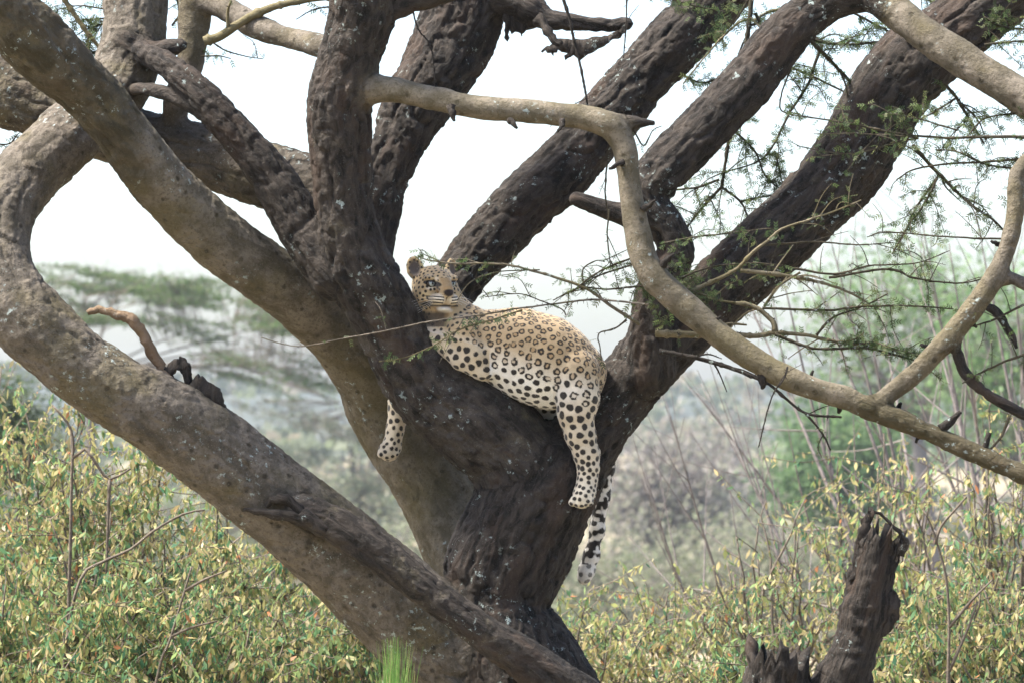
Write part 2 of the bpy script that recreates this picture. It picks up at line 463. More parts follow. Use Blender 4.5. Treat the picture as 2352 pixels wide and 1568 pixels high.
for li, (nm, rough, tone, k, pts) in enumerate(LIMBS):
    S = px_path(pts, 0.06)
    SAMP.append(px_path(pts, 0.015))
    m = k + 0.03
    l0 = np.maximum(((S[:, :3] - S[:, 3:] - m).min(0) - GB) / H, 0).astype(int)
    l1 = np.minimum(np.ceil(((S[:, :3] + S[:, 3:] + m).max(0) - GB) / H).astype(int) + 1, dims)
    if (l1 <= l0).any():
        continue
    L = np.full(tuple(l1 - l0), 1.0, np.float32)
    for a, b in zip(S[:-1], S[1:]):
        r = max(a[3], b[3]) + m
        c0 = np.maximum(((np.minimum(a[:3], b[:3]) - r - GB) / H).astype(int), l0)
        c1 = np.minimum(np.ceil((np.maximum(a[:3], b[:3]) + r - GB) / H).astype(int) + 1, l1)
        if (c1 <= c0).any():
            continue
        gx, gy, gz = [((np.arange(c0[i], c1[i]) * H + GB[i]) - a[i]).astype(np.float32) for i in range(3)]
        ab = (b[:3] - a[:3]).astype(np.float32)
        t = (gx[:, None, None] * ab[0] + gy[None, :, None] * ab[1] + gz[None, None, :] * ab[2]) / float(ab @ ab)
        np.clip(t, 0, 1, out=t)
        d = np.sqrt((gx[:, None, None] - t * ab[0]) ** 2 + (gy[None, :, None] - t * ab[1]) ** 2 + (gz[None, None, :] - t * ab[2]) ** 2) - (a[3] + t * np.float32(b[3] - a[3]))
        sl = tuple(slice(c0[i] - l0[i], c1[i] - l0[i]) for i in range(3))
        np.minimum(L[sl], d, out=L[sl])
    sl = tuple(slice(l0[i], l1[i]) for i in range(3))
    w = L < BEST[sl]
    ID[sl][w] = li
    np.minimum(BEST[sl], L, out=BEST[sl])
    G[sl] = smin(G[sl], L, np.float32(k))
del BEST
# hollow in the base between the trunk and the low front branch
V, F = surface_nets(G, GB, H)
ci = np.clip(((V - GB) / H + .5).astype(int), 0, np.array(dims) - 1)
vid = ID[ci[:, 0], ci[:, 1], ci[:, 2]].astype(int)
del G, ID
V = lap_smooth(V, F, 2, .5)
Nn = vnormals(V, F)
axis = np.zeros_like(V); rough = np.zeros(len(V)); tone = np.zeros(len(V))
for li, (nm, ro, tn, k, pts) in enumerate(LIMBS):
    m = np.nonzero(vid == li)[0]
    if not len(m):
        continue
    S = SAMP[li]
    T, U, W = frames(S[:, :3])
    kd = KDTree(len(S))
    for i, p in enumerate(S[:, :3]):
        kd.insert(p, i)
    kd.balance()
    ni = np.array([kd.find(v)[1] for v in V[m]])
    s = np.concatenate([[0], np.cumsum(np.linalg.norm(np.diff(S[:, :3], axis=0), axis=1))])
    d = V[m] - S[ni, :3]
    axis[m] = np.stack([(d * U[ni]).sum(1), (d * W[ni]).sum(1), s[ni] + (d * T[ni]).sum(1) + li * 3.7], 1)
    rough[m] = ro; tone[m] = tn
# the leopard's limb: old rough bark higher up; E2 becomes pale past its bend
m = vid == 1
rough[m] = np.where(V[m, 2] > P(800, 560, 17.7)[2], .66, rough[m])
m = vid == 8
far = V[m, 0] > P(2030, 0, 18.0)[0]
rough[m] = np.where(far, .18, rough[m]); tone[m] = np.where(far, .25, 0)
m = vid == 4
up = V[m, 0] < P(330, 0, 17.7)[0]
rough[m] = np.where(up, .55, rough[m]); low = V[m, 2] < P(0, 830, 18.3)[2]
tone[m] = np.where(low, .36, tone[m])
m = vid == 9
rough[m] = np.where(V[m, 0] > P(1960, 0, 17.3)[0], .8, rough[m])
rough = lap_smooth(rough, F, 90, .7); tone = lap_smooth(tone, F, 60, .7)
# bark relief
wx = axis + .02 * np.stack([fbm(V * 13, 2, 41), fbm(V * 13, 2, 42), 2 * fbm(V * 13, 2, 43)], 1)
crk = np.exp(-(noise(wx * np.array((15, 15, 4.6)), 3) / .16) ** 2)
crk2 = np.exp(-(noise(wx * np.array((33, 33, 12)), 5) / .20) ** 2)
lump = fbm(V * 4.2, 3, 2)
knob = np.clip(noise(V * 17, 4) - .45, 0, 1)
pitn = fbm(V * 48, 2, 6)
lr = np.array([np.median(S[:, 3]) for S in SAMP])[vid]
sc = np.clip(lr / .13, .3, 1)
disp = sc * (.013 * lump + rough * (.012 - .019 * crk - .010 * crk2 + .006 * pitn) + (1 - rough) * (.010 * knob + .0026 * pitn))
disp = disp + np.where(lr < .07, lr * .13 * fbm(V * 10, 2, 51) + lr * .5 * np.clip(noise(V * 7, 52) - .55, 0, 1), 0)
V = V + Nn * disp[:, None]
Nn = vnormals(V, F)
tree = empty('acacia_tree', P(1200, 1000, 18.0) * np.array((1, 1, 0)), 'huge gnarled acacia tree with spreading forked limbs on which the leopard lies', 'tree')
fid = vid[F[:, 0]]
remap = np.full(len(V), -1)
for li, L in enumerate(LIMBS):
    f = F[fid == li]
    if not len(f):
        continue
    u = np.unique(f)
    remap[u] = np.arange(len(u))
    mk(L[0], V[u], remap[f], BARK, tree, dict(axis=axis[u], rough=rough[u], tone=tone[u]), normals=Nn[u])

# ------------------------------------------------------------------ dead bits on the big tree
def piece(name, paths, rough, tone=0, parent=None, sides=9, jit=.28, seed=1, mat=None):
    mb = MB()
    for i, pts in enumerate(paths):
        tube(mb, px_path(pts, .015), sides, rough, jit, seed + i, tone=tone)
    return mb.build(name, mat or BARK, parent)
def kinked(pts, seed, n=3, amp=.05):
    r_ = np.random.default_rng(seed); out = []
    for a, b in zip(pts[:-1], pts[1:]):
        for t in np.arange(n) / n:
            p = [a[q] + (b[q] - a[q]) * t for q in range(4)]
            w_ = p[2]
            out.append((p[0] + r_.normal() * w_ * amp, p[1] + r_.normal() * w_ * amp, w_ * (1 + .10 * r_.normal()), p[3]))
    out.append(pts[-1])
    return out
def flake(name, outline, d, thick, rough, parent, seed=0, tilt=0.0, tone=0.0):
    """jagged slab of bark with real thickness"""
    bm = bmesh.new()
    r_ = np.random.default_rng(seed)
    pts = []
    for a, b in zip(outline, outline[1:] + outline[:1]):
        for t in (0, .33, .66):
            j_ = 2.2 if t else 0
            pts.append((a[0] + (b[0] - a[0]) * t + r_.normal() * j_, a[1] + (b[1] - a[1]) * t + r_.normal() * j_))
    x0 = min(p[0] for p in pts)
    f = bm.faces.new([bm.verts.new(P(x, y, d + tilt * (x - x0) * PX(d))) for x, y in pts])
    e = bmesh.ops.extrude_face_region(bm, geom=[f])
    for v in e['geom']:
        if isinstance(v, bmesh.types.BMVert):
            v.co.y += thick * (.6 + .6 * r_.random())
    bmesh.ops.triangulate(bm, faces=bm.faces[:])
    bmesh.ops.subdivide_edges(bm, edges=[e_ for e_ in bm.edges if e_.calc_length() > .03], cuts=1)
    bmesh.ops.triangulate(bm, faces=bm.faces[:])
    bmesh.ops.recalc_face_normals(bm, faces=bm.faces[:])
    bm.verts.index_update()
    Vv = np.array([v.co[:] for v in bm.verts]); Ff = np.array([[v.index for v in q.verts] for q in bm.faces]); bm.free()
    Vv = Vv + np.stack([.006 * noise(Vv * 40, 1), .016 * noise(Vv * 30, 2), .006 * noise(Vv * 40, 3)], 1)
    return mk(name, Vv, Ff, BARK, parent, dict(axis=Vv * np.array((1, 1, .4)), rough=np.full(len(Vv), rough), tone=np.full(len(Vv), tone)), smooth=False)
TW = [(382, 868, 26, 17.58), (365, 838, 24, 17.57), (345, 803, 27, 17.56), (330, 770, 24, 17.56), (316, 748, 28, 17.55), (298, 730, 26, 17.55), (282, 726, 21, 17.55), (252, 718, 21, 17.55), (225, 711, 18, 17.55), (201, 719, 13, 17.55)]
piece('broken_twig', [kinked(TW, 3)], .45, -.85, tree, seed=5, jit=.3, sides=11)
flake('bark_flake', [(372, 862), (378, 842), (393, 829), (408, 824), (413, 818), (433, 835), (440, 859), (438, 881), (426, 886), (418, 862), (404, 846), (398, 872), (390, 880)], 17.56, .05, .97, tree, 3)
flake('bark_flake', [(424, 900), (432, 884), (452, 860), (458, 868), (463, 862), (480, 878), (500, 889), (512, 919), (518, 940), (470, 925)], 17.55, .08, .97, tree, 5)
piece('stub', [kinked([(560, 1170, 10, 17.46), (600, 1173, 22, 17.45), (650, 1182, 28, 17.45), (700, 1192, 38, 17.46), (760, 1215, 52, 17.47)], 8)], .97, 0, tree, seed=15, jit=.5)
piece('knot_rim', [kinked([(612, 1162, 13, 17.49), (625, 1146, 17, 17.47), (650, 1142, 20, 17.46), (672, 1155, 24, 17.46), (692, 1178, 32, 17.47)], 9)], .9, 0, tree, seed=17, jit=.4)
piece('hanging_bark', [kinked([(1240, 45, 30, 18.25), (1258, 72, 18, 18.2), (1274, 96, 16, 18.18), (1290, 104, 14, 18.18)], 4)], .98, 0, tree, seed=19, jit=.5)
flake('hanging_bark', [(1244, 117), (1262, 106), (1278, 97), (1284, 88), (1318, 91), (1351, 88), (1380, 86), (1408, 77), (1426, 66), (1438, 55), (1436, 77), (1420, 88), (1398, 97), (1362, 118), (1331, 138), (1318, 127), (1298, 137), (1304, 123), (1281, 113), (1271, 128), (1258, 122)], 18.17, .035, .85, tree, 7)
flake('hanging_bark', [(1156, 30), (1160, 66), (1166, 95), (1170, 67), (1184, 70), (1198, 82), (1208, 67), (1238, 60), (1230, 35), (1200, 20)], 18.28, .06, .97, tree, 9)
for q, (sx, sy, dx, dy, w_) in enumerate(((1040, 262, 4, 16, 14), (1180, 285, 8, 10, 12), (1288, 292, -6, 12, 11), (1415, 380, -16, 8, 12), (1492, 470, 14, -10, 11), (1530, 600, 18, -16, 14), (1640, 740, 16, -14, 12), (1860, 868, 8, -18, 11), (1930, 930, -4, 18, 14), (2060, 940, 10, -16, 12), (2110, 1000, -6, 16, 12), (2130, 800, -16, -10, 12), (2230, 740, 14, 12, 12), (2290, 560, -14, -6, 11))):
    piece('stub', [kinked([(sx - dx, sy - dy, w_ * 1.6, 17.36), (sx, sy, w_, 17.34), (sx + dx, sy + dy, w_ * .5, 17.33)], 70 + q, 3, .12)], .9, 0, tree, seed=90 + q, jit=.4)
piece('stub', [[(2160, 985, 20, 17.24), (2182, 968, 18, 17.24), (2206, 944, 10, 17.24)]], .98, 0, tree, seed=31, jit=.5)
piece('stub', [[(2255, 1050, 18, 17.22), (2264, 1022, 16, 17.22), (2272, 992, 12, 17.22)]], .9, 0, tree, seed=33, jit=.3)
piece('stub', [[(1745, 845, 22, 17.32), (1752, 880, 20, 17.31), (1749, 893, 6, 17.31)]], .98, 0, tree, seed=35, jit=.6)
piece('stub', [[(2240, 690, 22, 17.31), (2290, 720, 20, 17.31), (2320, 765, 16, 17.31), (2335, 800, 8, 17.31)]], .95, 0, tree, seed=37, jit=.4)

# ------------------------------------------------------------------ broken stump
stump = empty('broken_stump', ground_point(1880, 17.3), 'dark dead stump with two jagged broken prongs among the yellow bushes', 'stump')
def ragged(name, pts, seed, amp, parent, sides=40, rough=.97):
    S = px_path(pts, .012)
    mb = MB(); tube(mb, S, sides, rough, .08, seed, cap=False)
    V = mb.V[0]; n = len(S)
    # ragged open top with a thin wall
    top = V.reshape(n, sides, 3)
    ang = np.arange(sides) / sides * 2 * math.pi
    rag = amp * (fbm(np.stack([np.cos(ang) * 2.2, np.sin(ang) * 2.2, np.full(sides, seed)], 1), 3, seed) + 1.0 * hash3(np.arange(sides), np.zeros(sides, int), np.zeros(sides, int), seed))
    T = norm(S[-1, :3] - S[-4, :3])
    fall = np.clip((np.arange(n) - n + 22) / 22, 0, 1)[:, None]
    top = top + fall[:, :, None] * rag[None, :, None] * T
    inner = top[-1] + (S[-1, :3] - top[-1]) * .3 - T * .02
    inner2 = S[-1, :3] + (top[-14] - S[-14, :3]) * .55 - T * .16
    allv = np.concatenate([top.reshape(-1, 3), inner, inner2, np.repeat((S[-1, :3] - T * .2)[None], sides, 0)])
    i = np.arange(n + 2)[:, None] * sides; j = np.arange(sides)[None]
    Fq = np.stack([i + j, i + (j + 1) % sides, i + sides + (j + 1) % sides, i + sides + j], -1).reshape(-1, 4)
    q = allv * 20
    Nv = vnormals(allv, Fq)
    allv = allv + Nv * (.020 * fbm(q * .6, 3, seed + 3) + .010 * fbm(q * 2.2, 2, seed + 5))[:, None]
    ax = np.concatenate([mb.A['axis'][0], np.tile(mb.A['axis'][0][-sides:], (3, 1))])
    return mk(name, allv, Fq, BARK, parent, dict(axis=ax, rough=np.full(len(allv), rough), tone=np.zeros(len(allv))))
ragged('prong', [(1880, 2215, 260, 17.3), (1890, 1900, 190, 17.3), (1920, 1620, 140, 17.3), (1936, 1560, 126, 17.3), (1952, 1516, 112, 17.3), (1967, 1472, 106, 17.3), (1985, 1405, 114, 17.3), (1999, 1340, 108, 17.3), (2014, 1285, 102, 17.3), (2026, 1240, 96, 17.3)], 3, .06, stump)
ragged('prong', [(1830, 2215, 240, 17.28), (1800, 1900, 200, 17.26), (1786, 1640, 165, 17.25), (1784, 1560, 152, 17.25), (1788, 1502, 146, 17.25)], 8, .07, stump)
flake('splinter', [(1950, 1335), (1960, 1278), (1973, 1215), (1984, 1188), (1995, 1163), (2006, 1165), (2010, 1180), (1999, 1215), (1994, 1260), (1990, 1310)], 17.26, .05, .92, stump, 13)
piece('splinter', [kinked([(1994, 1172, 8, 17.27), (2022, 1178, 7, 17.27), (2048, 1206, 8, 17.27), (2072, 1226, 12, 17.27), (2080, 1246, 20, 17.28), (2066, 1275, 22, 17.28)], 4)], .97, 0, stump, seed=43, jit=.3)
flake('splinter', [(2020, 1460), (2028, 1400), (2038, 1362), (2052, 1352), (2060, 1366), (2069, 1378), (2064, 1398), (2066, 1420), (2050, 1440), (2034, 1460)], 17.24, .07, .97, stump, 11)
# ------------------------------------------------------------------ leopard
LD = 17.9
def LP(x, y, z=0.0):
    """leopard modelling space: photo grid, z = grid units towards the camera"""
    p = P(x, y, LD); p[1] -= z * PX(LD)
    return p
U1 = PX(LD)
YAW = RAD(25); HP = RAD(2)
HC = LP(1000, 655, 18)
hr = np.array((math.cos(YAW), math.sin(YAW), 0.0))
hf = np.array((math.sin(YAW) * math.cos(HP), -math.cos(YAW) * math.cos(HP), -math.sin(HP)))
hu = np.cross(hr, hf); hu = hu if hu[2] > 0 else -hu
HM = np.stack([hr, hu, hf], 1) * U1            # columns: right, up, forward
def HL(r, u, f):
    return HC + HM @ np.array((r, u, f), float)
PR = []
def cones(k, *pts):
    w = [(LP(x, y, z), r * U1) for x, y, z, r in pts]
    for (a, ra), (b, rb) in zip(w[:-1], w[1:]):
        PR.append(('c', a, ra, b, rb, k))
def hell(r, u, f, rad, k=.012, sub=False, rot=None):
    M = np.stack([hr, hu, hf], 1)
    if rot is not None:
        M = M @ rot
    PR.append(('e', HL(r, u, f), M, np.array(rad) * U1, k, sub))
def hcone(k, a, ra, b, rb):
    PR.append(('c', HL(*a), ra * U1, HL(*b), rb * U1, k))
# trunk of the body
cones(.05, (1035, 770, 0, 60), (1080, 783, 0, 68), (1140, 797, 0, 80), (1200, 811, 2, 94), (1250, 830, 2, 97), (1300, 850, -4, 84), (1332, 862, -8, 56))
cones(.04, (990, 675, -10, 42), (1010, 705, -6, 50), (1040, 745, 0, 58), (1065, 775, 0, 62))
cones(.03, (1110, 770, 0, 50), (1190, 768, -2, 56), (1270, 795, -4, 56), (1325, 835, -6, 44))      # spine ridge
cones(.04, (1120, 818, 6, 46), (1200, 848, 6, 58), (1262, 874, 0, 62))
# near foreleg folded along the limb
cones(.012, (1066, 768, 50, 46), (1090, 822, 64, 35), (1110, 850, 64, 25))
cones(.016, (1085, 735, 22, 34), (1072, 770, 48, 34))
for q_ in range(4):
    cones(.016, (1128 + 24 * q_, 765 + 6 * q_, 68 + 5 * q_, 8), (1142 + 24 * q_, 850 + 10 * q_, 66 + 4 * q_, 8))
cones(.012, (1108, 848, 62, 26), (1060, 822, 64, 27), (1015, 785, 50, 26), (975, 755, 20, 24))
# far foreleg hanging behind the limb
cones(.03, (1000, 770, -45, 44), (950, 830, -100, 36), (918, 925, -108, 27), (905, 985, -108, 22))
cones(.012, (905, 985, -108, 22), (896, 1025, -106, 23), (890, 1036, -100, 23))
for t in (-14, -4, 6, 15):
    cones(.0035, (890 + t * .9, 1026, -94, 10), (888 + t * 1.1, 1045 - abs(t) * .25, -90, 9.5))
# near hind leg hanging in front of the fork
cones(.013, (1318, 858, 48, 58), (1326, 915, 60, 50), (1322, 950, 64, 42), (1332, 1000, 68, 34), (1345, 1040, 68, 28), (1350, 1072, 68, 23.5), (1347, 1104, 70, 22))
cones(.014, (1347, 1104, 70, 22), (1341, 1130, 76, 24.5), (1335, 1144, 84, 23))
cones(.01, (1362, 1040, 58, 15), (1364, 1062, 58, 11))
for t in (-17, -6, 6, 16):
    cones(.0035, (1337 + t * .8, 1136, 90, 10), (1333 + t * 1.15, 1155 - abs(t) * .25, 96, 10))
# far hind leg folded on the limb
cones(.03, (1305, 868, -60, 54), (1250, 912, -110, 40), (1285, 955, -130, 30), (1240, 985, -132, 24))
# tail
cones(.03, (1365, 850, -35, 26), (1392, 850, -125, 20), (1412, 905, -190, 18), (1414, 985, -200, 16), (1398, 1075, -200, 15), (1387, 1150, -196, 16), (1375, 1220, -192, 16), (1362, 1280, -190, 16.5), (1350, 1318, -190, 17), (1345, 1334, -190, 14))
# head
hell(0, 4, -8, (47, 41, 52), .03)
for s in (-1, 1):
    hell(s * 31, -20, 4, (23, 27, 30), .03)
    hell(s * 16, -34, 47, (17, 15, 29), .010)
    hell(s * 25, 15, 30, (16, 8, 14), .012)
hell(0, -40, 20, (29, 18, 34), .02)
hcone(.014, (0, 14, 30), 21, (0, -12, 64), 15.5)
hell(0, -18, 72, (13.5, 9.5, 9), .006)
hell(0, -54, 46, (17, 9, 20), .006)
def ear_rot(s):
    c, sn = math.cos(s * .55), math.sin(s * .55)
    ry = np.array(((c, 0, sn), (0, 1, 0), (-sn, 0, c)))
    c, sn = math.cos(-s * .22), math.sin(-s * .22)
    return ry @ np.array(((c, -sn, 0), (sn, c, 0), (0, 0, 1)))
for s in (-1, 1):
    hell(s * 45, 38, -14, (20, 27, 9), .012, rot=ear_rot(s))
for s in (-1, 1):
    n_ = ear_rot(s) @ np.array((0, 2, 9.0))
    hell(s * 45 + n_[0], 38 + n_[1], -14 + n_[2], (14, 20, 10), .005, True, rot=ear_rot(s))
    hell(s * 26, 2.5, 44, (11, 6.2, 10), .005, True)
H2 = .0031
def pr_bounds(p, m):
    if p[0] == 'c':
        return np.minimum(p[1] - p[2], p[3] - p[4]) - m, np.maximum(p[1] + p[2], p[3] + p[4]) + m
    R = p[3].max() + m
    return p[1] - R, p[1] + R
LB = np.min([pr_bounds(p, .02)[0] for p in PR], 0); UB = np.max([pr_bounds(p, .02)[1] for p in PR], 0)
d2 = np.ceil((UB - LB) / H2).astype(int) + 2
G = np.full(tuple(d2), .3, np.float32)
for p in PR:
    k = p[5] if p[0] == 'c' else p[4]
    b0, b1 = pr_bounds(p, k + .008)
    c0 = np.maximum(((b0 - LB) / H2).astype(int), 0); c1 = np.minimum(np.ceil((b1 - LB) / H2).astype(int) + 1, d2)
    gx, gy, gz = np.meshgrid(*[(np.arange(c0[i], c1[i]) * H2 + LB[i]).astype(np.float32) for i in range(3)], indexing='ij', sparse=True)
    if p[0] == 'c':
        a, ra, b, rb = p[1:5]
        ab = b - a
        t = np.clip(((gx - a[0]) * ab[0] + (gy - a[1]) * ab[1] + (gz - a[2]) * ab[2]) / float(ab @ ab), 0, 1)
        d = np.sqrt((gx - a[0] - t * ab[0]) ** 2 + (gy - a[1] - t * ab[1]) ** 2 + (gz - a[2] - t * ab[2]) ** 2) - (ra + t * (rb - ra))
    else:
        c, M, R = p[1:4]
        q = [((gx - c[0]) * M[0, i] + (gy - c[1]) * M[1, i] + (gz - c[2]) * M[2, i]) / R[i] for i in range(3)]
        k0 = np.sqrt(q[0] ** 2 + q[1] ** 2 + q[2] ** 2)
        k1 = np.sqrt((q[0] / R[0]) ** 2 + (q[1] / R[1]) ** 2 + (q[2] / R[2]) ** 2) + 1e-9
        d = k0 * (k0 - 1) / k1
    sl = tuple(slice(c0[i], c1[i]) for i in range(3))
    d = d.astype(np.float32)
    G[sl] = -smin(-G[sl], d, np.float32(k)) if (p[0] == 'e' and p[5]) else smin(G[sl], d, np.float32(k))
V, F = surface_nets(G, LB, H2)
del G
V = lap_smooth(V, F, 2, .5)
# finer faces on the head so that its markings are sharp
bm = bmesh.new()
tmp = mk('tmp', V, F, None); bm.from_mesh(tmp.data)
md = tmp.data; bpy.data.objects.remove(tmp); bpy.data.meshes.remove(md)
HCv = Vector(HC)
ed = [e for e in bm.edges if (e.verts[0].co - HCv).length < 98 * U1 and (e.verts[1].co - HCv).length < 98 * U1]
bmesh.ops.subdivide_edges(bm, edges=ed, cuts=1, use_grid_fill=True)
bmesh.ops.triangulate(bm, faces=bm.faces[:])
bm.verts.ensure_lookup_table()
V = np.array([v.co[:] for v in bm.verts]); F = np.array([[v.index for v in f.verts] for f in bm.faces])
bm.free()
Nn = vnormals(V, F)
if (Nn * (V - V.mean(0))).sum() < 0:
    Nn = -Nn
V = V + Nn * (.0016 * fbm(V * 60, 2, 3) + .006 * fbm(V * 9, 2, 8))[:, None]
Nn = vnormals(V, F)
if (Nn * (V - V.mean(0))).sum() < 0:
    Nn = -Nn
# photo-grid coordinates of every vertex (coat regions follow the anatomy)
gx = V[:, 0] / U1 + 1176
gy = LP(0, 0)[2] / U1 - V[:, 2] / U1
gz = (LP(0, 0)[1] - V[:, 1]) / U1
loc = (V - HC) @ HM / (U1 * U1)
hrr, huu, hff = loc.T
head = np.clip((92 - np.linalg.norm(loc * np.array((1, 1, .95)), axis=1)) / 16, 0, 1)
tail = ((gx > 1372) & (gz < -90)) | ((gy > 1000) & (gz < -150) & (gx > 1300))
hleg = (gy > 905) & (gx > 1270) & (gz > -20)
fleg = (gz < -70) & (gx < 960) & (gy > 800)
foreleg = (gz > 18) & (gy > 785 - (1060 - gx) * .3) & (gx < 1125) & (gy - 848 > (gx - 1108) * .9 - 62) & (head < .1)
neck = (gx < 1075) & (gy < 790) & ~foreleg & (head < .3)
# colour ground
tan = np.array((.44, .325, .185)); pale = np.array((.66, .61, .50)); white = np.array((.84, .83, .80)); blk = np.array((.022, .018, .015)); ochre = np.array((.34, .22, .105))
up = Nn[:, 2]
belly = np.clip((gy - (778 + .34 * (gx - 1100))) / 70, 0, 1)
side = np.clip((gy - (765 + .22 * (gx - 1100))) / 90, 0, 1)
col = tan + (pale - tan) * (.65 * side)[:, None]
col = col + (white - col) * (belly ** 1.1)[:, None]
hw_ = (np.clip((gy - 850) / 110, 0, 1) * (gx > 1270 - (gy < 905) * 0) * np.clip((gx - 1255) / 30, 0, 1) * (gz > -20))[:, None]
col = col + (tan * .55 + pale * .45 + (pale - tan) * .35 * np.clip((gy - 960) / 160, 0, 1)[:, None] - col) * hw_
col = np.where(fleg[:, None], tan * .4 + pale * .6, col)
fl_ = np.clip((gy - 792 - (gx - 1010) * .45) / 50, 0, 1)[:, None]
col = np.where(foreleg[:, None], tan * .62 + pale * .38 + (white - tan) * .38 * fl_, col)
col = np.where(tail[:, None], tan * .2 + white * .8, col)
col = col * (1 + .16 * fbm(V * 30, 3, 12))[:, None]
# spot centres by dart throwing with a pitch and kind that follow the body region (grid units)
pitch = 14.2 + 4.6 * np.clip((gy - 770) / 120, 0, 1)
pitch = np.where(neck, 11.5, pitch)
pitch = np.where(foreleg, 17.5, pitch)
pitch = np.where(hleg, np.clip(20.5 - (gy - 900) * .048, 9.5, 20.5), pitch)
pitch = np.where(fleg, np.clip(20 - (gy - 850) * .05, 10, 20), pitch)
pitch = np.where(head > .3, np.where(huu > 8, 8.0, 9.2), pitch)
pitch = np.where(tail, 17.0, pitch)
cand = rng.permutation(len(V))[:40000]
acc = []; accp = np.zeros((6000, 3)); accr = np.zeros(6000); na = 0
VG = V / U1
for c in cand:
    if na:
        dd = ((accp[:na] - VG[c]) ** 2).sum(1)
        if (dd < (.5 * (accr[:na] + pitch[c])) ** 2).any():
            continue
    if na >= 5999:
        break
    accp[na] = VG[c]; accr[na] = pitch[c]; na += 1; acc.append(c)
for it_ in range(3):                                   # even the spacing out
    kd = KDTree(na)
    for i in range(na):
        kd.insert(accp[i], i)
    kd.balance()
    sub = rng.permutation(len(V))[:32000]
    ow = np.array([kd.find(q)[1] for q in VG[sub]])
    ct = np.bincount(ow, minlength=na)[:, None] + 1e-9
    mean = np.stack([np.bincount(ow, VG[sub, q], na) for q in range(3)], 1) / ct
    ok = ct[:, 0] > 2
    accp[:na][ok] = .3 * accp[:na][ok] + .7 * mean[ok]
kv = KDTree(len(V))
for i in range(len(V)):
    kv.insert(VG[i], i)
kv.balance()
acc = np.array([kv.find(accp[i])[1] for i in range(na)])
accp[:na] = VG[acc]; accr[:na] = pitch[acc]
kd = KDTree(na)
for i in range(na):
    kd.insert(accp[i], i)
kd.balance()
warp = np.stack([fbm(V * 38 + 5, 2, 21), fbm(V * 38 + 9, 2, 22), fbm(V * 38 + 13, 2, 23)], 1)
Q = VG + warp * (.17 * pitch)[:, None]
nd = np.empty(len(V)); ni = np.empty(len(V), int)
for i, q in enumerate(Q):
    _, ni[i], nd[i] = kd.find(q)
cr = accr[ni]
cc = acc[ni]
solid = (neck | foreleg | hleg | fleg | tail | (head > .3))[cc] | (belly[cc] > .7)
e = (VG - accp[ni])
tu = norm(np.cross(Nn[cc], np.array((.3, .2, 1.0)))); tv = np.cross(Nn[cc], tu)
ang = np.arctan2((e * tv).sum(1), (e * tu).sum(1))
rnd = hash3(ni, ni * 0 + 3, ni * 0, 5)
thigh = (gx[cc] > 1265) & (gz[cc] > -20) & (gy[cc] > 850) & (gy[cc] < 960) & (belly[cc] < .95)
solid = np.where(thigh, gy[cc] + 45 * rnd > 912, solid)
size = cr * (.41 + .05 * rnd)
size = np.where(hleg[cc], cr * (.47 + .05 * rnd), size); size = np.where((head > .3)[cc], cr * .37, size); size = np.where(neck[cc], cr * .38, size)
sp_solid = np.clip((size - nd) / 1.6 + .5, 0, 1)
rr = cr * .45
lobes = np.clip(.45 + 1.3 * noise(VG / 4.6, 14), -.5, 1)
ringw = cr * (.075 + .11 * lobes)
sp_ring = np.clip((ringw - np.abs(nd - rr * (.82 + .10 * noise(VG / 9.0, 15)))) / 1.4 + .5, 0, 1)
inside = np.clip((rr - nd) / 2.5, 0, 1)
ros = (~solid)
col = np.where((ros)[:, None], col + (ochre - col) * (.75 * inside)[:, None] * (1 - belly)[:, None], col)
sp = np.where(solid, sp_solid, sp_ring)
# tail: broad dark bands, dark-spotted white tip
band = .5 + .5 * np.sin(gy / 27 * 2 * math.pi + 2.2 * fbm(V * 14, 2, 3) + gx * .05)
tb = np.clip((band - .42) * 2.2 + 3.0 * noise(V * np.array((60, 60, 55)), 4) + .85, 0, 1)
tb = np.where(gy > 1300, np.clip(sp_solid - .25, 0, 1), tb)
sp = np.where(tail, tb, sp)
# face markings, ending with a painted throat shadow (head space: right, up, forward)
face = head > .25
fw = face.astype(float)
def blob(r, u, f, a, b, c):
    return np.clip(1.8 - 1.8 * np.sqrt(((hrr - r) / a) ** 2 + ((huu - u) / b) ** 2 + ((hff - f) / c) ** 2), 0, 1)
def paint(w, c):
    global col
    w = np.clip(w, 0, 1)[:, None]; col = col + (np.array(c) - col) * w
bridge = (np.abs(hrr) < 15) & (huu < 16) & (hff > 28)
pads = (huu < -20) & (hff > 32)
sp = np.where(face & (bridge | pads), 0, sp)
paint(fw * .35, (.44, .32, .17))
paint(fw * .9 * bridge * np.clip((15 - np.abs(hrr)) / 5, 0, 1), (.33, .215, .10))
for s in (-1, 1):
    paint(fw * .85 * blob(s * 27, -8, 40, 15, 6, 18), (.70, .64, .54))
    paint(fw * .8 * blob(s * 17, 13, 44, 6, 7, 14), (.66, .56, .40))
    paint(fw * .8 * blob(s * 36, -26, 26, 20, 14, 32), (.60, .47, .27))
    paint(fw * blob(s * 17, -35, 58, 24, 17, 44), (.70, .63, .50))
paint(fw * blob(0, -57, 52, 24, 10, 26), (.80, .79, .77))
sp = np.where(face & (huu < -48) & (hff > 22), 0, sp)
paint(sp, blk)
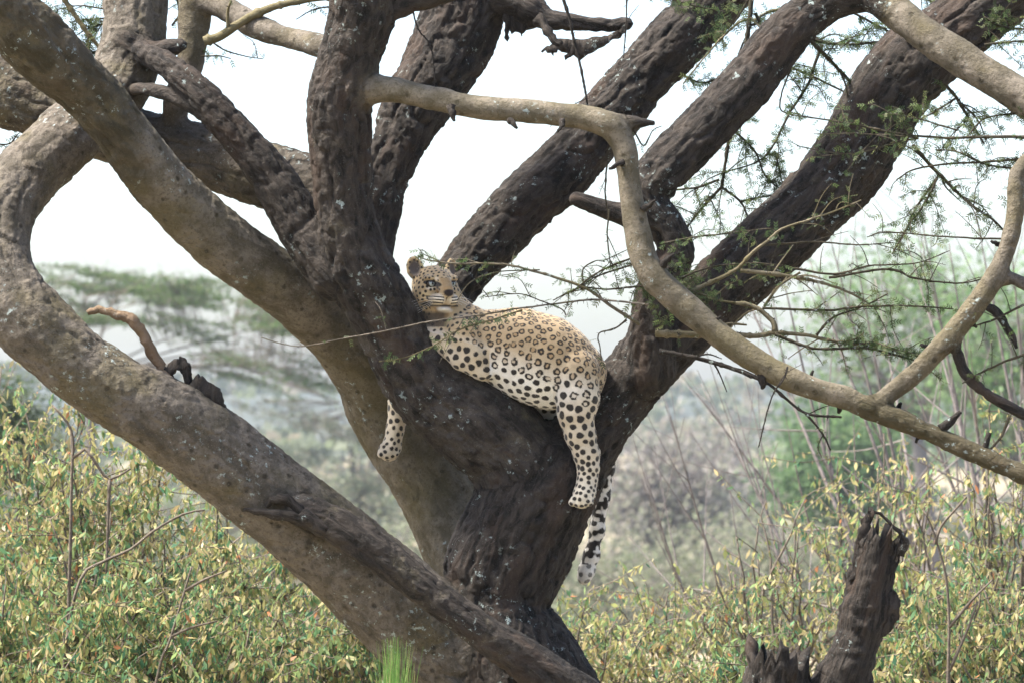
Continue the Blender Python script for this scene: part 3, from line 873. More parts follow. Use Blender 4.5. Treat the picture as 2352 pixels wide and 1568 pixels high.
for s in (-1, 1):
    e_ = np.sqrt(((hrr - s * 26) / 13.0) ** 2 + ((huu - 2.5 - .16 * s * (hrr - s * 26)) / 7.6) ** 2)
    paint(fw * (hff > 20) * np.clip((1.12 - e_) * 5, 0, 1), blk)
    paint(fw * .9 * blob(s * 14.5, -5, 50, 4, 9, 14), blk * 1.5)                           # tear line
    ph_ = (huu + 25 - .10 * (s * hrr)) / 6.6
    st = np.clip((np.sin(ph_ * 2 * math.pi) + .05) * 2.4, 0, 1) * np.clip((40 - s * hrr - .2 * (hff - 40)) / 8, 0, 1)
    paint(fw * st * ((s * hrr > 9) & (huu > -44) & (huu < -23) & (hff > 30)), blk)
    d_ = (loc - np.array((s * 45, 38, -14.0))) @ ear_rot(s)
    ew = np.clip(1.25 - np.sqrt((d_[:, 0] / 12) ** 2 + ((d_[:, 1] + 2) / 18) ** 2), 0, 1) * 3 * (d_[:, 2] > -5) * (d_[:, 2] < 12) * (huu > 18)
    paint(.9 * ew, (.12, .095, .08))
    paint(.55 * (np.abs(d_[:, 0] + s * 7) < 4) * (ew > .9) * np.clip(1.2 * noise(loc * .35, 6), 0, 1), (.45, .40, .34))
    paint(.9 * np.clip((-5.5 - d_[:, 2]) / 2, 0, 1) * (np.hypot(d_[:, 0] / 24, d_[:, 1] / 30) < 1) * (huu > 22) * (np.abs(d_[:, 1]) < 14), blk * 1.6)   # dark back of the ear
    paint(fw * blob(s * 32, -45, 22, 16, 8.5, 26), blk)                                     # corner of the mouth
paint(fw * np.clip(2.0 * blob(0, -18.5, 78, 14.5 - .35 * (-18 - huu), 9.5, 17), 0, 1), (.024, .017, .015))                          # nose
paint(fw * blob(0, -33, 72, 2.6, 13, 16), blk)
ml = np.exp(-((huu + 48.0) / 2.2) ** 2) * (hff > 18) * (np.abs(hrr) < 36)
paint(fw * ml, blk)
paint(np.clip((gy - 714) / 8, 0, 1) * np.clip((1035 - gx) / 16, 0, 1) * (gy < 752) * (gx > 965) * .85, (.05, .04, .033))  # shadow below the chin, painted dark into the throat's coat colour

g = N('leopard_coat')
ca = g.n('Attribute', attribute_name='col').outputs['Vector']
ob = g.n('NewGeometry').outputs['Position']
n1 = g.noise(ob, 260, 3, .6)
cc2 = g.mix(g.math('MULTIPLY', n1, .5), ca, g.mix(.5, ca, (.0, .0, .0)))
bp = g.n('Bump', {'Height': n1, 'Strength': .35, 'Distance': .006})
COAT = g.out(g.n('BsdfPrincipled', {'Base Color': cc2, 'Roughness': .78, 'Normal': bp, 'Specular IOR Level': .2, 'Sheen Weight': .25, 'Sheen Roughness': .5}))
leopard = empty('leopard', LP(1180, 905), 'spotted leopard sprawled along a thick acacia limb, hind leg and tail dangling', 'leopard')
body = mk('body', V, F, COAT, leopard, dict(col=col))
# short fur
nh = 60000
pick = rng.integers(0, len(F), nh)
w = rng.dirichlet((1, 1, 1), nh)
B = (V[F[pick]] * w[:, :, None]).sum(1); Nb = norm((Nn[F[pick]] * w[:, :, None]).sum(1)); Cb = (col[F[pick]] * w[:, :, None]).sum(1)
lay = norm(np.array((.75, -.1, -.55)) + .35 * rng.normal(size=(nh, 3)))
lay = lay - Nb * (lay * Nb).sum(1)[:, None]
D = norm(Nb * .45 + norm(lay) * .8)
hlen = np.where(((B - HC) ** 2).sum(1) < (88 * U1) ** 2, .0035, .0065) * rng.uniform(.6, 1.3, nh)
eyed = np.min([np.linalg.norm(B - HL(s * 26, 3, 42), axis=1) for s in (-1, 1)] + [np.linalg.norm(B - HL(0, -18, 72), axis=1)], 0)
keep = eyed > 16 * U1
B, D, Cb, hlen, Nb = B[keep], D[keep], Cb[keep], hlen[keep], Nb[keep]
Sd = norm(np.cross(D, Nb + 1e-3))
mb = MB()
blades(mb, B - Nb * .001, D, Sd, hlen, .0016, Cb * rng.uniform(.65, 1.35, (len(B), 1)), .35)
fur = mb.build('fur', COAT, body); fur['kind'] = 'stuff'
# eyes
g = N('leopard_eye')
ca = g.n('Attribute', attribute_name='col').outputs['Vector']
EYE = g.out(g.n('BsdfPrincipled', {'Base Color': ca, 'Roughness': .06, 'Specular IOR Level': .6}))
for s in (-1, 1):
    mb = MB()
    nu, nv = 20, 14
    th = np.linspace(0, math.pi * .75, nv); ph = np.arange(nu) / nu * 2 * math.pi
    c = HL(s * 26, 2.5, 32)
    gaze = norm(hf + .12 * hr * 1)
    a1 = norm(np.cross(gaze, hu)); a2 = np.cross(a1, gaze)
    Vv = c + 9.6 * U1 * (np.cos(th)[:, None, None] * gaze + np.sin(th)[:, None, None] * (np.cos(ph)[None, :, None] * a1 + np.sin(ph)[None, :, None] * a2))
    i = np.arange(nv - 1)[:, None] * nu; j = np.arange(nu)[None]
    Fq = np.stack([i + j, i + nu + j, i + nu + (j + 1) % nu, i + (j + 1) % nu], -1).reshape(-1, 4)
    ring_c = np.where(th[:, None] < .30, blk, np.where(th[:, None] < .80, np.array((.26, .30, .29)), blk * 1.5))
    ec = np.repeat(ring_c, nu, 0)
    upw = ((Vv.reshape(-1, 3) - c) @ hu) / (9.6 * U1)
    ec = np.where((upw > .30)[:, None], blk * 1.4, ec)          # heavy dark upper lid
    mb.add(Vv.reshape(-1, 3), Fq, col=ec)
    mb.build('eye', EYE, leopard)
# whiskers
g = N('whisker'); WHISK = g.out(g.n('BsdfPrincipled', {'Base Color': (.8, .8, .78, 1), 'Roughness': .4}))
for s in (-1, 1):
    mb = MB()
    for i in range(6):
        a = HL(s * 22, -28 - 2.6 * i, 58 - i * 2)
        b = HL(s * (50 + 4 * random.random()), -30 - 6 * i, 58 - 4 * i)
        c = HL(s * (76 + 8 * random.random()), -40 - 9 * i, 40 - 6 * i)
        tube(mb, catmull([list(a) + [.0006], list(b) + [.0004], list(c) + [.0002]], .02), 3)
    o = mb.build('whiskers', WHISK, leopard); o['kind'] = 'stuff'

# ------------------------------------------------------------------ feathery twigs of the acacia
LEAFCOL = np.array([(.062, .10, .034), (.085, .125, .045), (.05, .085, .034), (.12, .14, .06)])
def leaf_tufts(mb, S, n, per, L, r, sp=1.0):
    """compound leaves in tufts along path S"""
    idx = r.integers(0, len(S), n)
    B = np.repeat(S[idx, :3], per, 0)
    D = norm(r.normal(size=(n * per, 3)) * np.array((1, .8, .8)) + np.array((0, 0, -.45)))
    Sd = norm(np.cross(D, r.normal(size=D.shape)))
    ln = L * r.uniform(.5, 1.25, n * per)
    col = LEAFCOL[r.integers(0, 4, n * per)] * r.uniform(.7, 1.35, (n * per, 1))
    # every leaf: a stalk of small paired leaflets, drawn as 5 slim blades
    for q in range(3):
        t = .25 + .3 * q
        for s in (-1, 1):
            b = B + D * (ln * t)[:, None]
            d = norm(D * .75 + Sd * s * .75)
            blades(mb, b, d, norm(np.cross(d, np.cross(D, Sd))), ln * .40, ln * .13 * sp, col)
    blades(mb, B, D, Sd, ln, ln * .045, col * .7)
def thorns(mb, S, n, r):
    idx = r.integers(1, len(S) - 1, n)
    for i in idx:
        d = norm(r.normal(size=3)) * r.uniform(.008, .022)
        rr = max(S[i, 3] * .5, .0012)
        tube(mb, np.array([list(S[i, :3]) + [rr], list(S[i, :3] + d) + [rr * .2]]), 4, .8)
def twig(pts, d, w0, w1, leaf=0.0, thin=.8, tone=0.2, rough=.6, side=0, bud=1.0, name='twig', seed=[100], parent=None, size=18):
    """pts photo points; d distance or (d0,d1); leaf = tufts per 100 grid units; side = number of side twigs"""
    seed[0] += 1
    r = np.random.default_rng(seed[0])
    n = len(pts)
    d0, d1 = d if isinstance(d, tuple) else (d, d)
    rows = []
    for i, (x, y) in enumerate(pts):
        t = i / (n - 1); dd = d0 + (d1 - d0) * t
        rows.append(list(P(x, y, dd)) + [(w0 + (w1 - w0) * t) * .5 * PX(dd)])
    S = catmull(rows, .012)
    ln = np.linalg.norm(np.diff(S[:, :3], axis=0), axis=1).sum()
    S[1:-1, :3] += np.cumsum(r.normal(size=(len(S) - 2, 3)) * .0007, 0) * np.sin(np.linspace(0, math.pi, len(S) - 2))[:, None]
    # knuckles at nodes
    S[:, 3] *= 1 + .35 * (r.random(len(S)) < .14)
    wood, lv = MB(), MB()
    tube(wood, S, 6, rough, .12, seed[0], tone=tone)
    units = ln / PX(d0)
    thorns(wood, S, int(units / 14 * bud), r)
    if leaf:
        leaf_tufts(lv, S, max(2, int(units / 100 * leaf * thin)), 2, size * PX(d0), r)
    T = np.gradient(S[:, :3], axis=0)
    for q in range(int(side * 1.6) + 1):
        i = r.integers(int(len(S) * .1), len(S) - 1)
        dr = norm(norm(T[i]) * .55 + r.normal(size=3) * np.array((.75, .5, .75)))
        l2 = r.uniform(35, 110) * PX(d0)
        p0 = S[i, :3]
        sag = np.array((0, 0, -.12 * l2))
        rw = max(S[i, 3] * .5, 1.2 * PX(d0))
        S2 = catmull([list(p0) + [rw], list(p0 + dr * l2 * .5 + r.normal(size=3) * .01) + [rw * .75], list(p0 + dr * l2 + sag) + [rw * .45]], .014)
        tube(wood, S2, 5, rough, .1, seed[0] + q, tone=tone)
        thorns(wood, S2, int(l2 / PX(d0) / 12 * bud), r)
        if leaf:
            leaf_tufts(lv, S2, max(2, int(l2 / PX(d0) / 100 * leaf * thin)), 2, size * PX(d0), r)
    o = wood.build(name, BARK, parent or tree)
    if leaf:
        l = lv.build('leaflets', LEAF, o); l['kind'] = 'stuff'
    return o
# upper right
D1 = 18.05
twig([(1852, 83), (1905, 140), (1962, 200), (2010, 250)], (18.1, 18.6), 10, 6, 8, side=3, rough=.8)
twig([(1889, 103), (1870, 150), (1856, 193), (1816, 260), (1782, 330), (1742, 372), (1668, 395)], 18.5, 8, 3, 18, side=5, rough=.8)
twig([(1849, 97), (1822, 143), (1799, 200), (1791, 247), (1809, 263)], 18.3, 4, 3, 3, rough=.9)
twig([(1860, 90), (1930, 103), (2036, 95)], 18.7, 9, 5, 22, side=5, rough=.9)
twig([(1802, 150), (1869, 177), (1956, 220)], 18.6, 6, 4, 14, side=3, rough=.9)
twig([(2400, 318), (2300, 314), (2200, 318), (2119, 317), (2052, 307), (1936, 283), (1809, 263)], 17.7, 8, 3, 9, side=5)
twig([(2110, 318), (2052, 328), (2002, 343), (1952, 352), (1896, 348), (1830, 335)], 17.7, 4, 2, 7, side=2)
twig([(2110, 317), (2052, 313), (1960, 310), (1869, 308)], 17.68, 4, 2, 6, side=1)
twig([(2090, 280), (2060, 262), (2025, 265)], 17.7, 4, 2, 12, side=2)
twig([(2200, 300), (2120, 278), (2060, 268)], 17.7, 4, 2, 10, side=2)
twig([(1676, 300), (1668, 370), (1657, 430)], 18.5, 8, 6, 8, side=3, rough=.9)
twig([(1657, 430), (1612, 480), (1576, 523), (1540, 560)], 18.5, 7, 3, 14, side=4, rough=.9)
twig([(1657, 430), (1702, 467), (1726, 523), (1745, 560)], 18.5, 6, 3, 14, side=3, rough=.9)
twig([(1652, 413), (1600, 430), (1520, 440), (1500, 452)], 18.5, 6, 3, 16, side=4, rough=.9)
twig([(1702, 463), (1760, 450), (1809, 447)], 18.5, 5, 3, 16, side=2, rough=.9)
twig([(1682, 296), (1736, 350), (1756, 400), (1802, 443)], 18.5, 6, 3, 22, side=5, rough=.9)
twig([(1779, 347), (1790, 390), (1802, 443)], 18.5, 4, 3, 16, side=2, rough=.9)
twig([(2096, 333), (2156, 400), (2222, 463), (2286, 510), (2330, 560)], 17.9, 9, 4, 10, side=6, rough=.9)
twig([(2156, 403), (2109, 473), (2086, 523), (2049, 584)], 17.9, 6, 3, 16, side=3, rough=.9)
twig([(2169, 193), (2196, 223), (2220, 262), (2246, 307), (2260, 330)], 17.95, 8, 4, 12, side=5, rough=.9)
twig([(2196, 225), (2150, 258), (2110, 275)], 17.95, 5, 3, 14, side=2, rough=.9)
twig([(2400, 362), (2280, 370), (2116, 387), (2059, 413)], 17.85, 6, 3, 10, side=5, rough=.9)
twig([(2400, 392), (2270, 380), (2200, 350), (2150, 345)], 17.85, 5, 3, 12, side=5, rough=.9)
twig([(2400, 250), (2330, 262), (2262, 275), (2225, 310)], 17.8, 5, 3, 14, side=5, rough=.9)
twig([(1729, -30), (1722, 60), (1712, 117)], 18.3, 12, 9, 4, side=2, rough=.8)
twig([(1735, 30), (1745, 55), (1750, 80)], 18.3, 8, 5, 6, rough=.9)
twig([(1800, 20), (1760, 30), (1735, 47), (1702, 50), (1659, 87), (1619, 133), (1569, 193)], 18.45, 7, 3, 22, tone=.7, rough=.3, side=3)
twig([(1560, 170), (1620, 190), (1700, 150)], 18.9, 5, 3, 16, side=3)
twig([(2262, 103), (2310, 98), (2400, 94)], 17.95, 6, 4, 12, side=4, rough=.9)
twig([(2260, 40), (2300, 60), (2400, 70)], 18.1, 6, 4, 16, side=4, rough=.9)
twig([(2100, -20), (2150, 10), (2200, 40)], 18.9, 6, 4, 16, side=4, rough=.9)
twig([(1960, 30), (2020, 60), (2080, 95)], 18.7, 6, 4, 18, side=5, rough=.9)
twig([(1480, -20), (1560, 5), (1650, 25)], 18.6, 5, 3, 18, side=4, rough=.9)
# right middle, above the slanting front branch
DF = 17.42
twig([(1505, 766), (1597, 768), (1668, 768), (1742, 768), (1780, 762), (1850, 768), (1912, 783), (2010, 790)], (17.55, 17.4), 17, 5, 4, tone=.6, rough=.25, side=4, name='branch')
twig([(1780, 762), (1776, 740), (1751, 717), (1717, 700), (1690, 696)], 17.42, 14, 8, 4, tone=.6, rough=.3)
twig([(1690, 696), (1650, 690), (1600, 672), (1560, 662), (1480, 660)], 17.42, 6, 3, 12, tone=.5, side=4)
twig([(1585, 671), (1618, 655), (1689, 621), (1730, 580), (1767, 551), (1792, 530), (1846, 510), (1912, 489), (1978, 460)], 17.46, 10, 3, 3, tone=.55, rough=.25, side=4, name='branch')
twig([(1701, 621), (1751, 626), (1817, 634), (1908, 655), (1966, 679), (1999, 700)], 17.46, 11, 4, 1.5, tone=.6, rough=.1, side=4)
twig([(1755, 704), (1792, 655), (1838, 626)], 17.44, 7, 5, 2, tone=.4)
twig([(1825, 617), (1916, 630), (1999, 613), (2107, 605), (2181, 576)], 17.45, 6, 2, 0, side=4, rough=.8)
twig([(1904, 638), (2040, 619), (2107, 640), (2202, 650), (2268, 638)], 17.45, 6, 3, 1, side=3, rough=.8)
twig([(1751, 708), (1900, 712), (1999, 704), (2100, 704), (2190, 710)], 17.42, 6, 3, 14, side=5, rough=.8)
twig([(1875, 770), (1912, 729), (1966, 708), (2040, 675)], 17.42, 6, 3, 1, side=2, rough=.8)
twig([(1900, 780), (1960, 790), (2010, 785), (2060, 800), (2120, 815)], 17.4, 7, 3, 22, side=6, tone=.4)
twig([(1780, 768), (1870, 798), (1990, 800), (2060, 815), (2110, 830)], 17.4, 7, 3, 8, side=4, rough=.8)
twig([(1759, 563), (1875, 555), (1966, 561), (2053, 557)], 17.46, 5, 2, 0, side=2, rough=.8)
twig([(2340, 552), (2301, 549), (2206, 545), (2040, 534), (1991, 545)], 17.4, 6, 2, 2, side=3, rough=.8)
twig([(2152, 410), (2136, 447), (2110, 490), (2090, 514), (2049, 584)], 17.8, 6, 3, 22, side=3, rough=.9)
twig([(1515, 806), (1593, 820), (1660, 838), (1722, 862), (1763, 882), (1850, 948), (1933, 957)], (17.7, 17.4), 12, 5, 0, side=3, rough=.8, tone=0)
twig([(1850, 948), (1885, 990), (1908, 1033)], 17.4, 6, 3, 1, rough=.9, tone=0)
twig([(1809, 841), (1800, 870), (1775, 907), (1758, 965), (1742, 1027)], 17.25, 4, 3, 0, rough=.9, bud=2, tone=0)
twig([(2352, 700), (2280, 735), (2230, 750), (2195, 760)], 17.3, 6, 2, 3, rough=.9, side=3)
twig([(2400, 800), (2330, 820), (2262, 850), (2210, 880)], 17.28, 7, 3, 2, rough=.9, side=3)
twig([(2320, 950), (2300, 1000), (2262, 1045)], 17.25, 8, 4, 2, rough=.9)
twig([(1560, 640), (1640, 610), (1720, 600), (1800, 610)], 17.5, 5, 2, 6, rough=.8, side=4)
twig([(1520, 560), (1600, 545), (1680, 535), (1760, 525)], 17.6, 5, 2, 9, rough=.8, side=4)
twig([(1540, 600), (1500, 612), (1470, 640), (1500, 680)], 17.5, 4, 2, 24, rough=.6, side=4)
twig([(1560, 610), (1590, 640), (1560, 660)], 17.6, 4, 2, 22, side=4)
# in front of the leopard
DL = 17.42
twig([(1470, 745), (1400, 700), (1340, 660), (1230, 620), (1150, 603), (1050, 603), (990, 598), (958, 590)], DL, 8.5, 2, 3, tone=.3, rough=.4, side=3, size=18)
twig([(1490, 700), (1400, 690), (1330, 690), (1180, 712), (1080, 728), (990, 740), (930, 752), (850, 768), (780, 780), (700, 795), (650, 790), (600, 775)], (17.4, 17.5), 5, 1.8, 1.5, tone=.1, rough=.3, side=2, size=18)
twig([(1200, 712), (1130, 735), (1060, 755), (1000, 790), (930, 820), (870, 830)], (17.42, 17.46), 4, 2, 7, tone=.6, side=1, size=20)
twig([(1490, 580), (1430, 602), (1380, 625), (1340, 650), (1320, 665)], DL, 5, 2.5, 3, rough=.8, side=2, size=18)
twig([(1490, 598), (1420, 618), (1360, 640), (1335, 662)], DL, 5, 2.5, 3, rough=.8, side=1, size=18)
twig([(1500, 655), (1440, 660), (1390, 665), (1330, 664), (1270, 690)], DL, 5, 2.5, 5, rough=.8, side=3, size=20)
twig([(1300, 725), (1290, 710), (1240, 690), (1190, 675), (1115, 682)], DL, 3.5, 2, 4, rough=.9, side=2, size=16)
twig([(1340, 655), (1340, 620), (1370, 600), (1390, 602)], DL, 4, 2, 5, rough=.8, size=18)
twig([(1400, 480), (1394, 540), (1402, 600), (1420, 612)], DL, 4, 2.5, 1, rough=.9)
twig([(1440, 735), (1410, 755), (1376, 765), (1379, 795), (1381, 826)], DL, 4, 2.2, 1, rough=.9)
twig([(1240, 620), (1190, 622), (1130, 628), (1080, 650), (1050, 690)], DL, 3, 2, 4, tone=.3, size=16)
twig([(1010, 600), (975, 585), (960, 570)], DL, 2.5, 1.5, 14, size=18)
# centre top
twig([(1285, -30), (1310, 50), (1320, 100), (1335, 165), (1350, 245)], 18.05, 8, 4, 0, rough=.8, tone=0)
twig([(1440, -20), (1438, 60), (1432, 135)], 18.05, 3.5, 2.5, 0, rough=.9, tone=0)
twig([(940, -10), (960, 65), (990, 110), (1000, 190)], 17.7, 4, 3, 0, rough=.9, bud=3, tone=0)
twig([(1455, 300), (1480, 335), (1500, 300), (1520, 290)], 17.44, 4, 2, 3, rough=.9)
twig([(1395, 370), (1390, 440), (1398, 500)], 17.45, 4, 3, 0, rough=.9)
# left top
twig([(130, -30), (165, 25), (200, 75), (235, 115), (260, 150)], 18.5, 12, 8, 0, tone=.8, rough=.1)
twig([(245, 22), (190, 15), (150, 20), (115, 28)], 18.6, 4, 2, 8, side=3, rough=.9)
twig([(245, 42), (200, 45), (160, 52)], 18.6, 4, 2, 10, side=3, rough=.9)
twig([(240, 55), (200, 68), (170, 85)], 18.6, 4, 2, 18, side=4, rough=.8)
twig([(235, 115), (215, 120), (190, 95)], 18.6, 4, 2, 18, side=4, rough=.8)
twig([(468, 95), (510, 82), (545, 58), (590, 32), (640, 14), (700, 2), (780, -8)], 18.0, 22, 14, 1, tone=.8, rough=.1, name='branch')
twig([(485, 96), (520, 118), (560, 130), (605, 136)], 18.2, 4, 2, 1, rough=.9, bud=2)
twig([(462, 130), (500, 128), (530, 135)], 18.2, 4, 2, 14, rough=.9)
twig([(760, 15), (720, 25), (680, 45)], 18.0, 3.5, 2, 4, rough=.9, bud=3)
twig([(-20, 330), (20, 332), (40, 310)], 18.6, 4, 2, 12, rough=.9, side=2)
twig([(395, 60), (412, 30), (405, -10)], 18.6, 5, 4, 4, rough=.9, side=2)

# ------------------------------------------------------------------ leafy shrubs behind and beside the tree
SHRUBCOL = np.array([(.46, .38, .19), (.40, .36, .15), (.31, .33, .12), (.22, .31, .12), (.13, .26, .12), (.08, .20, .11), (.56, .49, .30), (.52, .22, .10)])
SHRUBPROB = np.array([.20, .21, .20, .16, .11, .05, .055, .015])
def shrub(x, ytop, d, half_w, nstem, label, seed, dens=1.0, green=0.0, group=None, name='shrub', low=.35):
    r = np.random.default_rng(seed)
    base = ground_point(x, d)
    top = CAM_Z + (1014 - ytop) * PX(d)
    hw = half_w * PX(d)
    root = empty(name, base, label, 'bush', group)
    prob = SHRUBPROB.copy()
    prob[3:6] *= 1 + 2 * green; prob /= prob.sum()
    wood, lv = MB(), MB()
    for s in range(nstem):
        a = r.uniform(0, 2 * math.pi); q = math.sqrt(r.random())
        hh = top * (1 - .42 * q ** 2) * r.uniform(.72, 1.04)
        tip = base + np.array((math.cos(a) * q * hw, math.sin(a) * q * hw * .8, hh))
        mid = base + (tip - base) * .5 + np.array((0, 0, .12 * top)) * q + r.normal(size=3) * .06
        b0 = base + np.array((math.cos(a), math.sin(a), 0)) * .08 * r.random()
        S = catmull([list(b0) + [.016], list(mid) + [.010], list(tip) + [.004]], .12)
        S[1:, :3] += r.normal(size=(len(S) - 1, 3)) * .012
        tube(wood, S, 4, .5)
        nb = int(11 * dens) + 3
        pts = [S[int(len(S) * .35):]]
        for b in range(nb):
            i = r.integers(int(len(S) * low), len(S))
            dr = norm(r.normal(size=3) * np.array((1, .8, .6)) + np.array((0, 0, .45)))
            l2 = r.uniform(.15, .5)
            p0 = S[i, :3]
            S2 = catmull([list(p0) + [.004], list(p0 + dr * l2 * .5 + r.normal(size=3) * .03) + [.003], list(p0 + dr * l2) + [.0015]], .05)
            tube(wood, S2, 3, .5, cap=False)
            pts.append(S2)
        A = np.concatenate(pts)[:, :3]
        nl = int(len(A) * 4.2 * dens)
        B = A[r.integers(0, len(A), nl)] + r.normal(size=(nl, 3)) * .010
        D = norm(r.normal(size=(nl, 3)) * np.array((.6, .6, .5)) + np.array((0, 0, -1.1)))
        Sd = norm(np.cross(D, r.normal(size=(nl, 3))))
        ln = .018 + .045 * r.random(nl) ** 1.5
        c = SHRUBCOL[r.choice(8, nl, p=prob)] * r.uniform(.8, 1.1, (nl, 1))
        blades(lv, B, D, Sd, ln, ln * r.uniform(.26, .46, nl), c, .5)
    wood.build('stems', WOOD, root)
    o = lv.build('leaves', LEAF, root); o['kind'] = 'stuff'
    return root
GL = 'yellow leafed bushes filling the gap below the big tree'
shrub(40, 800, 23.5, 300, 46, 'tall yellow-green bush under the fork of the pale left limb', 1, 1.0, .2)
shrub(250, 985, 21.5, 300, 46, 'dense yellow bush with a bare upright stem, left of the trunk', 2, 1.15)
shrub(520, 1110, 22.5, 280, 46, 'yellow leafed bush directly beneath the long sloping limb', 3, 1.15)
shrub(120, 1180, 20.6, 330, 40, 'low green-tinged bush below the tall yellow-green one', 4, 1.2, .8)
shrub(470, 1290, 20.4, 330, 40, 'low bushy yellow-green shrub with mixed green leaves left of the grass clump', 5, 1.2, .6)
shrub(800, 1290, 21.5, 220, 36, 'leafy bush behind the bright green grass clump', 6, 1.2, .4)
shrub(1330, 1350, 23.0, 230, 26, 'small sparse tan bush beneath the hanging tail', 7, .9)
shrub(1560, 1290, 24.0, 230, 24, 'thin pale yellow bush between trunk and stump', 8, .75)
shrub(1760, 1040, 23.5, 200, 24, 'tall airy yellow bush behind the jagged stump', 9, .45, .1)
shrub(2020, 1000, 24.5, 260, 34, 'tall yellow bush rising beyond the broken stump', 10, .6, .1)
shrub(2290, 900, 23.0, 260, 38, 'dense yellow bush beneath the end of the slanting branch', 11, .62, .2)
shrub(2180, 1230, 21.0, 260, 40, 'low orange-flecked bush right of the stump', 12, 1.1, .3)
shrub(1700, 1420, 20.8, 90, 14, 'small green sprig of leaves beside the shorter stump prong', 13, 1.0, 2.0)

# bare stems in front of the left bushes
def stem_thing(name, label, paths, d, w0, w1, group=None, mat=None):
    x0 = paths[0][0][0]
    root = empty(name, ground_point(x0, d), label, 'stem', group)
    for i, pts in enumerate(paths):
        mb = MB()
        rows = [list(P(x, y, d)) + [(w0 + (w1 - w0) * j / (len(pts) - 1)) * .5 * PX(d)] for j, (x, y) in enumerate(pts)]
        tube(mb, catmull(rows, .05), 6, .6, .1, i)
        mb.build('stem' if i == 0 else 'side_stem', mat or WOOD, root)
    return root
stem_thing('bare_stem', 'thin bare upright stem standing in the yellow bush', [[(150, 1960), (158, 1400), (162, 1240), (165, 1080), (168, 1010), (155, 970), (120, 930)], [(168, 1050), (195, 1030), (225, 1070), (252, 1100), (300, 1075)], [(252, 1100), (248, 1200), (244, 1320)]], 20.4, 9, 5)
stem_thing('bare_stem', 'bare slanting stick crossing the bush under the sloping limb', [[(120, 1930), (150, 1500), (185, 1330), (235, 1290), (300, 1260), (350, 1220), (420, 1180), (470, 1170)]], 20.3, 8, 5)
stem_thing('bare_stem', 'dark thin stick leaning in the low shrub beside the grass clump', [[(300, 1930), (360, 1560), (390, 1470), (420, 1370), (440, 1300)], [(395, 1460), (440, 1440), (500, 1425)], [(425, 1355), (470, 1330), (520, 1310)]], 20.0, 8, 4)
stem_thing('bare_stem', 'forked brown stem standing right of the jagged stump', [[(2180, 2000), (2178, 1568), (2180, 1440), (2172, 1320), (2140, 1210), (2120, 1170)], [(2180, 1440), (2230, 1380), (2280, 1330)], [(2180, 1540), (2220, 1450), (2245, 1380)], [(2150, 1250), (2160, 1210), (2220, 1140)]], 20.2, 9, 4)

# ------------------------------------------------------------------ grass clump at the trunk's foot
grass = empty('grass_clump', ground_point(905, 17.0), 'bright green tuft of upright grass blades in front of the trunk base', 'grass')
for k, (off, n) in enumerate(((-12, 80), (12, 80))):
    mb = MB()
    r = np.random.default_rng(60 + k)
    for i in range(n):
        b = ground_point(905 + off * .6 + r.normal() * 9, 17.0 + r.normal() * .04)
        sx = r.normal() * 15
        tip = P(905 + off + sx * 1.5, 1456 + 70 * r.random() ** 2 + .55 * abs(off + sx), 17.0 + r.normal() * .10)
        c = b + (tip - b) * .62 - np.array((sx * .0012, 0, 0)) + r.normal(size=3) * np.array((.015, .02, .02))
        S = catmull([list(b) + [.003], list(c) + [.0034], list(tip) + [.0004]], .05)
        T, U, W = frames(S[:, :3])
        tw_ = r.uniform(0, math.pi)
        sd_ = U * math.cos(tw_) + W * math.sin(tw_)
        A = S[:, :3] - sd_ * S[:, 3:]; Bv = S[:, :3] + sd_ * S[:, 3:]
        Vv = np.stack([A, Bv], 1).reshape(-1, 3)
        q = np.arange(len(S) - 1)[:, None] * 2
        cc_ = (np.array((.13, .27, .06)) if r.random() < .7 else np.array((.30, .34, .13))) * r.uniform(.6, 1.3)
        mb.add(Vv, q + np.array([0, 1, 3, 2]), col=np.repeat(cc_[None], len(Vv), 0))
    o = mb.build('blades', LEAF, grass); o['kind'] = 'stuff'

